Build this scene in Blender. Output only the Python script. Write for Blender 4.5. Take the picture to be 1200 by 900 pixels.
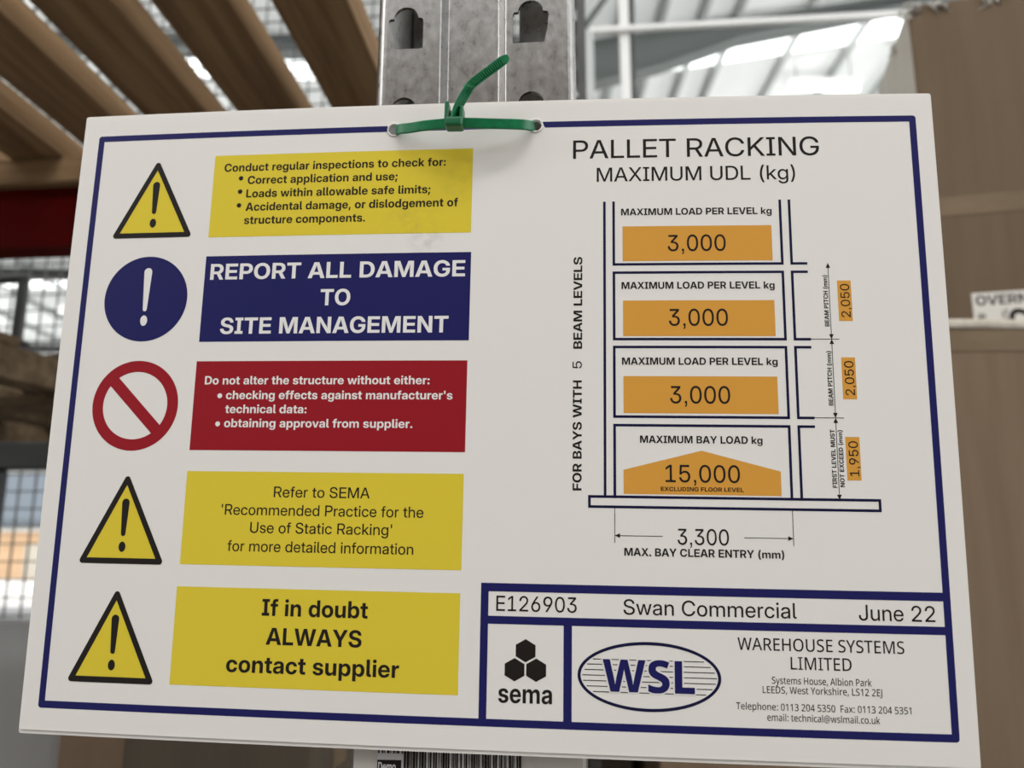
import bpy, bmesh, math, random
import numpy as np
from mathutils import Vector, Matrix
from mathutils.geometry import delaunay_2d_cdt

for _o in list(bpy.data.objects):
    bpy.data.objects.remove(_o)
SC = bpy.context.scene
COL = SC.collection
random.seed(7)

# ------------------------------------------------------------------ camera
FOCAL_PX = 970.0
PITCH = math.radians(12.0)
EYE = Vector((0.0, 0.0, 1.6))
_c = bpy.data.cameras.new('camera')
CAM = bpy.data.objects.new('camera', _c)
COL.objects.link(CAM)
CAM.location = EYE
CAM.rotation_euler = (math.radians(90.0) + PITCH, 0.0, 0.0)
_c.sensor_width = 36.0
_c.lens = FOCAL_PX / 1200.0 * 36.0
_c.clip_start = 0.01
_c.clip_end = 500.0
_c.dof.use_dof = True
_c.dof.focus_distance = 0.372
_c.dof.aperture_fstop = 9.0
SC.camera = CAM
CAM_M = Matrix.LocRotScale(EYE, CAM.rotation_euler, None)

# ------------------------------------------------------------------ light
SC.view_settings.view_transform = 'Standard'
SC.view_settings.look = 'None'
SC.view_settings.exposure = 0.42
SC.view_settings.gamma = 1.0
SC.view_settings.use_curve_mapping = False
W = bpy.data.worlds.new('overcast')
SC.world = W
W.use_nodes = True
_bg = W.node_tree.nodes['Background']
_bg.inputs[0].default_value = (0.96, 0.97, 0.99, 1)
_bg.inputs[1].default_value = 1.95


def area_lamp(name, loc, size, sizey, power, aim=None, col=(1, 0.97, 0.92)):
    l = bpy.data.lights.new(name, 'AREA')
    l.shape = 'RECTANGLE'
    l.size = size
    l.size_y = sizey
    l.energy = power
    l.color = col
    o = bpy.data.objects.new(name, l)
    o.location = loc
    if aim is not None:
        d = Vector(aim) - Vector(loc)
        o.rotation_euler = d.to_track_quat('-Z', 'Y').to_euler()
    COL.objects.link(o)
    return o


# the hall's lamps over the aisle behind the photographer
area_lamp('aisle_lamp', (0.3, -1.3, 5.6), 3.0, 0.5, 60)
area_lamp('aisle_lamp', (-5.0, -1.3, 5.6), 3.0, 0.5, 60)
# fill lights added to brighten the white roof, not fittings of the hall
for _x in (-16.0, -6.0, 5.0, 14.0):
    for _y in (7.0, 15.0, 23.0):
        area_lamp('roof_fill', (_x, _y, 4.6), 4.0, 3.0, 160, (_x, _y + .01, 9.0), (0.98, 1.0, 0.98))


# ------------------------------------------------------------------ materials
def srgb(r, g, b):
    f = lambda c: c / 12.92 if c <= 0.04045 else ((c + 0.055) / 1.055) ** 2.4
    return (f(r / 255), f(g / 255), f(b / 255), 1)


def mat(name, col, rough=0.5, metal=0.0, spec=0.5, var=None, scale=(5, 5, 5), detail=4.0,
        bump=0.0, lo=0.35, hi=0.65, emit=None, estr=0.0, tex='noise', rvar=0.0):
    m = bpy.data.materials.new(name)
    m.use_nodes = True
    nt = m.node_tree
    b = nt.nodes['Principled BSDF']
    b.inputs['Base Color'].default_value = col
    b.inputs['Roughness'].default_value = rough
    b.inputs['Metallic'].default_value = metal
    b.inputs['Specular IOR Level'].default_value = spec
    if emit is not None:
        b.inputs['Emission Color'].default_value = emit
        b.inputs['Emission Strength'].default_value = estr
    if var is not None or bump:
        tc = nt.nodes.new('ShaderNodeTexCoord')
        mp = nt.nodes.new('ShaderNodeMapping')
        mp.inputs['Scale'].default_value = scale
        nt.links.new(tc.outputs['Object'], mp.inputs['Vector'])
        if tex == 'noise':
            n = nt.nodes.new('ShaderNodeTexNoise')
            n.inputs['Scale'].default_value = 1.0
            n.inputs['Detail'].default_value = detail
            n.inputs['Roughness'].default_value = 0.6
            out = n.outputs['Fac']
        else:
            n = nt.nodes.new('ShaderNodeTexVoronoi')
            n.inputs['Scale'].default_value = 1.0
            out = n.outputs['Color']
        nt.links.new(mp.outputs['Vector'], n.inputs['Vector'])
        if var is not None:
            r = nt.nodes.new('ShaderNodeValToRGB')
            r.color_ramp.elements[0].position = lo
            r.color_ramp.elements[1].position = hi
            r.color_ramp.elements[0].color = var
            r.color_ramp.elements[1].color = col
            nt.links.new(out, r.inputs['Fac'])
            nt.links.new(r.outputs['Color'], b.inputs['Base Color'])
        if rvar:
            mr = nt.nodes.new('ShaderNodeMapRange')
            mr.inputs['To Min'].default_value = rough - rvar
            mr.inputs['To Max'].default_value = rough + rvar
            nt.links.new(out, mr.inputs['Value'])
            nt.links.new(mr.outputs['Result'], b.inputs['Roughness'])
        if bump:
            bp = nt.nodes.new('ShaderNodeBump')
            bp.inputs['Strength'].default_value = bump
            bp.inputs['Distance'].default_value = 0.001
            nt.links.new(out, bp.inputs['Height'])
            nt.links.new(bp.outputs['Normal'], b.inputs['Normal'])
    return m


def print_mat(name, col, rough=0.45, spec=0.13, smudge=None):
    """printed vinyl; smudge = (u, v, radius) in metres: a rubbed dirty patch of its own shape"""
    m = mat(name, col, rough, spec=spec)
    if smudge:
        nt = m.node_tree
        b = nt.nodes['Principled BSDF']
        tc = nt.nodes.new('ShaderNodeTexCoord')
        total = None
        for (u, v, r, amt) in smudge:
            d = nt.nodes.new('ShaderNodeVectorMath')
            d.operation = 'DISTANCE'
            d.inputs[1].default_value = (u, v, 0)
            nt.links.new(tc.outputs['Object'], d.inputs[0])
            mr = nt.nodes.new('ShaderNodeMapRange')
            mr.interpolation_type = 'SMOOTHSTEP'
            mr.inputs['From Min'].default_value = r
            mr.inputs['From Max'].default_value = r * 0.1
            mr.inputs['To Max'].default_value = amt
            nt.links.new(d.outputs['Value'], mr.inputs['Value'])
            if total is None:
                total = mr.outputs['Result']
            else:
                ad = nt.nodes.new('ShaderNodeMath')
                ad.operation = 'MAXIMUM'
                nt.links.new(total, ad.inputs[0])
                nt.links.new(mr.outputs['Result'], ad.inputs[1])
                total = ad.outputs[0]
        n = nt.nodes.new('ShaderNodeTexNoise')
        n.inputs['Scale'].default_value = 160.0
        n.inputs['Detail'].default_value = 6.0
        n.inputs['Roughness'].default_value = 0.7
        nt.links.new(tc.outputs['Object'], n.inputs['Vector'])
        st = nt.nodes.new('ShaderNodeMapRange')
        st.inputs['From Min'].default_value = 0.42
        st.inputs['From Max'].default_value = 0.68
        nt.links.new(n.outputs['Fac'], st.inputs['Value'])
        mu = nt.nodes.new('ShaderNodeMath')
        mu.operation = 'MULTIPLY'
        nt.links.new(total, mu.inputs[0])
        nt.links.new(st.outputs['Result'], mu.inputs[1])
        mx = nt.nodes.new('ShaderNodeMixRGB')
        mx.inputs[1].default_value = col
        mx.inputs[2].default_value = (0.12, 0.10, 0.07, 1)
        nt.links.new(mu.outputs[0], mx.inputs[0])
        nt.links.new(mx.outputs[0], b.inputs['Base Color'])
    return m


M = {}
M['white'] = print_mat('white_vinyl', (0.795, 0.775, 0.735, 1),
                       smudge=[(-0.028, 0.078, 0.012, 0.25), (-0.040, 0.120, 0.014, 0.12), (-0.189, 0.142, 0.006, 0.5)])
M['backing'] = mat('white_plastic_edge', (0.78, 0.76, 0.72, 1), 0.4)
M['navy'] = print_mat('navy_ink', (0.016, 0.016, 0.105, 1))
M['yellow'] = print_mat('yellow_ink', (0.72, 0.57, 0.045, 1))
M['yellow_worn'] = print_mat('yellow_ink_worn', (0.72, 0.57, 0.045, 1), smudge=[(-0.036, 0.087, 0.022, 0.16), (-0.012, 0.108, 0.022, 0.12)])
M['navy_line'] = print_mat('dark_navy_ink', (0.010, 0.010, 0.045, 1))
M['sky_tint'] = mat('sky_dimming_tint', (0.5, 0.6, 0.7, 1), 0.05)
_n = M['sky_tint'].node_tree
_tr = _n.nodes.new('ShaderNodeBsdfTransparent')
_tr.inputs[0].default_value = (0.33, 0.36, 0.385, 1)
_gl = _n.nodes.new('ShaderNodeBsdfGlossy')
_gl.inputs['Roughness'].default_value = 0.05
_mx = _n.nodes.new('ShaderNodeMixShader')
_mx.inputs[0].default_value = 0.05
_n.links.new(_tr.outputs[0], _mx.inputs[1])
_n.links.new(_gl.outputs[0], _mx.inputs[2])
_n.links.new(_mx.outputs[0], _n.nodes['Material Output'].inputs[0])
M['red_ink'] = print_mat('red_ink', (0.30, 0.012, 0.020, 1))
M['orange'] = print_mat('orange_ink', (0.68, 0.33, 0.055, 1))
M['black'] = print_mat('black_ink', (0.018, 0.015, 0.014, 1))
M['white_ink'] = print_mat('white_ink', (0.80, 0.785, 0.76, 1))
M['galv'] = mat('galvanized_steel', (0.36, 0.352, 0.34, 1), 0.30, 0.95, var=(0.25, 0.243, 0.233, 1), scale=(260, 260, 160), detail=5, lo=0.3, hi=0.7, rvar=0.1, bump=0.05)
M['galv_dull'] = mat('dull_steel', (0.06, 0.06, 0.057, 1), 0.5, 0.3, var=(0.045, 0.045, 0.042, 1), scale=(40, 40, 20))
M['green'] = mat('green_nylon', (0.006, 0.20, 0.075, 1), 0.3, spec=0.5, var=(0.004, 0.15, 0.055, 1), scale=(300, 300, 300))
M['green_dark'] = mat('moulded_green_nylon', (0.004, 0.12, 0.045, 1), 0.35, spec=0.5)
M['wood'] = mat('pallet_wood', (0.33, 0.215, 0.118, 1), 0.85, spec=0.1, var=(0.185, 0.117, 0.062, 1), scale=(38, 2.0, 38), detail=8, bump=0.3)
M['wood_side'] = mat('pallet_wood_crosswise', (0.33, 0.215, 0.118, 1), 0.85, spec=0.1, var=(0.185, 0.117, 0.062, 1), scale=(2.0, 38, 38), detail=8, bump=0.3)
M['wood_shade'] = mat('shade_darkened_wood', (0.17, 0.122, 0.075, 1), 0.9, spec=0.06, var=(0.085, 0.06, 0.036, 1), scale=(30, 30, 30), detail=7, bump=0.3)  # pallet wood with the shade on the lower pallet put into its colour
M['beam_red'] = mat('red_paint', (0.085, 0.0018, 0.0008, 1), 0.6, spec=0.04, var=(0.065, 0.0015, 0.0008, 1), scale=(6, 20, 20))
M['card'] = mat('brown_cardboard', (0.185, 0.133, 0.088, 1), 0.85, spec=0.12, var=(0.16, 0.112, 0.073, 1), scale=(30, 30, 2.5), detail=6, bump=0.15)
M['card_shade'] = mat('shade_darkened_board', (0.092, 0.075, 0.056, 1), 0.85, spec=0.1, var=(0.075, 0.06, 0.045, 1), scale=(22, 22, 3), detail=5)  # card made darker so the low cartons carry their shade in the colour
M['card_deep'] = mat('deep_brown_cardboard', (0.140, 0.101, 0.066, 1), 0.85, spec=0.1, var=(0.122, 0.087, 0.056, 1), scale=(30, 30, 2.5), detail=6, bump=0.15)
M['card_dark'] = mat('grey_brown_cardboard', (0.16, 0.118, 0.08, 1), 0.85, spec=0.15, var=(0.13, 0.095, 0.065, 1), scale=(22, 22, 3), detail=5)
M['card_edge'] = mat('raw_paper_edge', (0.55, 0.51, 0.43, 1), 0.9, spec=0.1, var=(0.44, 0.40, 0.33, 1), scale=(60, 60, 60))
M['tape'] = mat('brown_parcel_tape', (0.165, 0.117, 0.068, 1), 0.35, spec=0.35, var=(0.135, 0.095, 0.054, 1), scale=(9, 9, 30), detail=3)
M['wrap'] = mat('cloudy_stretch_film', (0.62, 0.60, 0.55, 1), 0.25, spec=0.6, var=(0.36, 0.33, 0.28, 1), scale=(45, 45, 45), detail=3)
M['side_pale'] = mat('pale_carton_side', (0.46, 0.415, 0.35, 1), 0.4, spec=0.4, var=(0.40, 0.355, 0.29, 1), scale=(20, 20, 4))  # paler tone for one carton side
M['paper'] = mat('label_paper', (0.62, 0.60, 0.55, 1), 0.6)
M['paper_white'] = mat('barcode_paper', (0.70, 0.70, 0.72, 1), 0.6)
M['grey'] = mat('grey_sheet', (0.30, 0.295, 0.285, 1), 0.6, var=(0.25, 0.245, 0.24, 1), scale=(3, 3, 3))
M['roof'] = mat('white_roof_sheet', (0.82, 0.83, 0.82, 1), 0.6, var=(0.72, 0.73, 0.72, 1), scale=(0.6, 0.3, 1))
M['purlin'] = mat('grey_purlin', (0.40, 0.41, 0.40, 1), 0.5)
M['rafter'] = mat('dark_rafter_paint', (0.11, 0.12, 0.115, 1), 0.5)
M['rafter_far'] = mat('far_rafter_black', (0.03, 0.028, 0.028, 1), 0.6)  # darker colour for the rafters far down the hall
M['dark'] = mat('dark_steel', (0.03, 0.032, 0.03, 1), 0.5)
M['skylight'] = mat('skylight_panel', (0.8, 0.8, 0.8, 1), 0.5, emit=(0.96, 1.0, 0.99, 1), estr=1.6)
M['tube'] = mat('lit_tube', (0.9, 0.9, 0.9, 1), 0.5, emit=(0.97, 1.0, 1.0, 1), estr=1.7)
M['wall'] = mat('pale_wall_cladding', (0.60, 0.62, 0.62, 1), 0.6, var=(0.5, 0.52, 0.52, 1), scale=(1, 1, 0.3))
M['floor'] = mat('concrete_floor', (0.24, 0.235, 0.225, 1), 0.6, var=(0.19, 0.185, 0.18, 1), scale=(1.2, 1.2, 1.2))
M['yard'] = mat('pale_yard_concrete', (0.62, 0.60, 0.56, 1), 0.8, var=(0.5, 0.48, 0.44, 1), scale=(0.3, 0.3, 0.3))
M['tan'] = mat('tan_cladding', (0.60, 0.40, 0.24, 1), 0.7, var=(0.5, 0.33, 0.19, 1), scale=(0.2, 0.2, 0.5))
M['white_steel'] = mat('white_painted_steel', (0.74, 0.73, 0.70, 1), 0.45)
M['grey_steel'] = mat('grey_painted_steel', (0.45, 0.46, 0.44, 1), 0.45)


# ------------------------------------------------------------------ builders
class MB:
    """collects shapes and links them as one mesh object"""

    def __init__(s):
        s.v = []
        s.f = []

    def add(s, vs, fs, X=None):
        n = len(s.v)
        for p in vs:
            p = Vector(p)
            s.v.append(X @ p if X is not None else p)
        s.f += [[n + i for i in f] for f in fs]
        return s

    def box(s, x0, x1, y0, y1, z0, z1, bevel=0.0, seg=1, X=None):
        bm = bmesh.new()
        bmesh.ops.create_cube(bm, size=1.0)
        for v in bm.verts:
            v.co = Vector((x0 + (v.co.x + .5) * (x1 - x0), y0 + (v.co.y + .5) * (y1 - y0), z0 + (v.co.z + .5) * (z1 - z0)))
        if bevel:
            bmesh.ops.bevel(bm, geom=bm.edges[:], offset=bevel, segments=seg, affect='EDGES', profile=0.6)
        bm.verts.index_update()
        s.add([v.co.copy() for v in bm.verts], [[v.index for v in f.verts] for f in bm.faces], X)
        bm.free()
        return s

    def bar(s, a, b, w, h, up=(0, 0, 1), bevel=0.0):
        """rectangular bar from a to b"""
        a, b = Vector(a), Vector(b)
        d = (b - a)
        L = d.length
        y = d.normalized()
        x = y.cross(Vector(up)).normalized()
        z = x.cross(y)
        X = Matrix(((x.x, y.x, z.x, a.x), (x.y, y.y, z.y, a.y), (x.z, y.z, z.z, a.z), (0, 0, 0, 1)))
        return s.box(-w / 2, w / 2, 0, L, -h / 2, h / 2, bevel, 1, X)

    def tube(s, pts, r, n=10, cap=True):
        pts = [Vector(p) for p in pts]
        rings = []
        for i, p in enumerate(pts):
            t = (pts[min(i + 1, len(pts) - 1)] - pts[max(i - 1, 0)]).normalized()
            a = Vector((0, 0, 1)) if abs(t.z) < .9 else Vector((1, 0, 0))
            x = t.cross(a).normalized()
            y = t.cross(x)
            rings.append([p + (x * math.cos(2 * math.pi * k / n) + y * math.sin(2 * math.pi * k / n)) * r for k in range(n)])
        vs = [q for g in rings for q in g]
        fs = [[i * n + k, i * n + (k + 1) % n, (i + 1) * n + (k + 1) % n, (i + 1) * n + k] for i in range(len(pts) - 1) for k in range(n)]
        if cap:
            fs += [list(range(n))[::-1], [(len(pts) - 1) * n + k for k in range(n)]]
        return s.add(vs, fs)

    def ribbon(s, pts, wdirs, w, t):
        """flat strap along pts, width vectors wdirs, width(s) w, thickness t, soft edges"""
        pts = [Vector(p) for p in pts]
        ws = w if isinstance(w, (list, tuple)) else [w] * len(pts)
        vs = []
        for i, p in enumerate(pts):
            T = (pts[min(i + 1, len(pts) - 1)] - pts[max(i - 1, 0)]).normalized()
            d = Vector(wdirs[i])
            d = (d - T * d.dot(T)).normalized()
            nrm = T.cross(d).normalized()
            hw = ws[i] / 2
            for (a, b) in ((-1, -.45), (-.85, -1), (.85, -1), (1, -.45), (1, .45), (.85, 1), (-.85, 1), (-1, .45)):
                vs.append(p + d * hw * a + nrm * t / 2 * b)
        n = 8
        fs = [[i * n + k, i * n + (k + 1) % n, (i + 1) * n + (k + 1) % n, (i + 1) * n + k] for i in range(len(pts) - 1) for k in range(n)]
        fs += [list(range(n))[::-1], [(len(pts) - 1) * n + k for k in range(n)]]
        return s.add(vs, fs)

    def build(s, name, m, parent=None, smooth=False):
        me = bpy.data.meshes.new(name)
        me.from_pydata([tuple(p) for p in s.v], [], s.f)
        me.update()
        bm = bmesh.new()
        bm.from_mesh(me)
        bmesh.ops.recalc_face_normals(bm, faces=bm.faces)
        bm.to_mesh(me)
        bm.free()
        me.materials.append(m)
        if smooth:
            for p in me.polygons:
                p.use_smooth = True
        o = bpy.data.objects.new(name, me)
        COL.objects.link(o)
        if parent is not None:
            o.parent = parent
        return o


def tag(o, label=None, cat=None, group=None, kind=None):
    if label:
        o['label'] = label
    if cat:
        o['category'] = cat
    if group:
        o['group'] = group
    if kind:
        o['kind'] = kind
    return o


def empty(name, loc, rz=0.0, label=None, cat=None, group=None, kind=None):
    o = bpy.data.objects.new(name, None)
    o.empty_display_size = 0.05
    o.location = loc
    o.rotation_euler = (0, 0, rz)
    COL.objects.link(o)
    return tag(o, label, cat, group, kind)


def dup(root, loc, rz, label, group=None):
    r = root.copy()
    COL.objects.link(r)
    r.location = loc
    r.rotation_euler = (0, 0, rz)
    tag(r, label, None, group)
    for ch in [c for c in bpy.data.objects if c.parent == root]:
        c = ch.copy()
        COL.objects.link(c)
        c.parent = r
        for g in [q for q in bpy.data.objects if q.parent == ch]:
            d = g.copy()
            COL.objects.link(d)
            d.parent = c
    return r


def structure(name, mb, m, parent=None):
    o = mb.build(name, m, parent)
    if parent is None:
        o['kind'] = 'structure'
    return o


def arc(cx, cy, r, a0, a1, n):
    return [(cx + r * math.cos(math.radians(a0 + (a1 - a0) * k / n)), cy + r * math.sin(math.radians(a0 + (a1 - a0) * k / n))) for k in range(n + 1)]


def fill(contours, step=None, evenodd=False):
    """triangulates closed 2-D contours (holes by winding or even-odd); step adds inner points so the sheet can bow"""
    cs = []
    for c in contours:
        out = []
        for i, p in enumerate(c):
            q = c[(i + 1) % len(c)]
            k = 1
            if step:
                k = max(1, int(math.ceil(math.hypot(q[0] - p[0], q[1] - p[1]) / step)))
            for j in range(k):
                out.append((p[0] + (q[0] - p[0]) * j / k, p[1] + (q[1] - p[1]) * j / k))
        cs.append(out)
    pts, edges = [], []
    for c in cs:
        n = len(pts)
        pts += c
        edges += [(n + i, n + (i + 1) % len(c)) for i in range(len(c))]
    if step:
        xs = [p[0] for p in pts]
        ys = [p[1] for p in pts]
        x = min(xs) + step * .5
        while x < max(xs):
            y = min(ys) + step * .5
            while y < max(ys):
                pts.append((x + .013 * step, y + .007 * step))
                y += step
            x += step
    V, _, F, *_r = delaunay_2d_cdt([Vector(p) for p in pts], edges, [], 0, 1e-6)
    V = np.array([(p.x, p.y) for p in V])
    F = [list(f) for f in F]
    T = np.array([V[f].mean(axis=0) for f in F])
    wn = np.zeros(len(F), int)
    for c in cs:
        A = np.array(c)
        B = np.roll(A, -1, axis=0)
        for a, b in zip(A, B):
            side = (b[0] - a[0]) * (T[:, 1] - a[1]) - (b[1] - a[1]) * (T[:, 0] - a[0])
            if evenodd:
                hit = ((a[1] <= T[:, 1]) != (b[1] <= T[:, 1])) & ((side > 0) == (b[1] > a[1]))
                wn += hit.astype(int)
            else:
                wn += ((a[1] <= T[:, 1]) & (b[1] > T[:, 1]) & (side > 0)).astype(int)
                wn -= ((a[1] > T[:, 1]) & (b[1] <= T[:, 1]) & (side < 0)).astype(int)
    keep = (wn % 2 == 1) if evenodd else (wn != 0)
    F = [f for f, k in zip(F, keep) if k]
    used = sorted({i for f in F for i in f})
    mp = {i: k for k, i in enumerate(used)}
    F = [[mp[i] for i in f] for f in F]
    V = [tuple(V[i]) for i in used]
    for f in F:
        a, b, c = V[f[0]], V[f[1]], V[f[2]]
        if (b[0] - a[0]) * (c[1] - a[1]) - (b[1] - a[1]) * (c[0] - a[0]) < 0:
            f.reverse()
    return V, F


_GL = {}


def glyph(font, ch):
    key = (font, ch)
    if key not in _GL:
        adv, s = GLYPHS[font][ch]
        cs = []
        for c in (s.split('|') if s else []):
            P = [((t[0] == '~'), tuple(float(z) for z in t.lstrip('~').split(','))) for t in c.split()]
            # insert the implied on-curve points, then flatten the quadratic arcs
            Q = []
            for i, (off, p) in enumerate(P):
                Q.append((off, p))
                o2, p2 = P[(i + 1) % len(P)]
                if off and o2:
                    Q.append((False, ((p[0] + p2[0]) / 2, (p[1] + p2[1]) / 2)))
            while Q[0][0]:
                Q = Q[1:] + Q[:1]
            out = []
            n = len(Q)
            for i in range(n):
                off, p = Q[i]
                if not off:
                    out.append(p)
                else:
                    a, b = Q[i - 1][1], Q[(i + 1) % n][1]
                    for t in (0.25, 0.5, 0.75):
                        out.append(((1 - t) ** 2 * a[0] + 2 * t * (1 - t) * p[0] + t * t * b[0], (1 - t) ** 2 * a[1] + 2 * t * (1 - t) * p[1] + t * t * b[1]))
            cs.append(out)
        V, F = fill(cs) if cs else ([], [])
        _GL[key] = (adv, V, F)
    return _GL[key]


CAP = {'R': 727.5, 'B': 727.5, 'N': 714.0, 'K': 714.0}


def text2d(font, s, u0, u1, v, cap, rot=False, track=0.0):
    """one line of lettering: ink from u0 to u1, baseline v, capital height cap (rot: reads upward, u0..u1 along v, baseline at u=v)"""
    pen = 0.0
    V, F = [], []
    for ch in s:
        adv, gv, gf = glyph(font, ch)
        n = len(V)
        V += [(x + pen, y) for x, y in gv]
        F += [[n + i for i in f] for f in gf]
        pen += adv + track
    xs = [p[0] for p in V]
    a, b = min(xs), max(xs)
    k = (u1 - u0) / (b - a)
    h = cap / CAP[font]
    V = [(u0 + (x - a) * k, v + y * h) for x, y in V]
    if rot:
        V = [(v - (y - v), x) for x, y in V]
    return V, F


def rect(u0, u1, v0, v1):
    return [(u0, v0), (u1, v0), (u1, v1), (u0, v1)]


def rrect(u0, u1, v0, v1, r, n=5):
    return arc(u1 - r, v1 - r, r, 0, 90, n) + arc(u0 + r, v1 - r, r, 90, 180, n) + arc(u0 + r, v0 + r, r, 180, 270, n) + arc(u1 - r, v0 + r, r, 270, 360, n)


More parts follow.
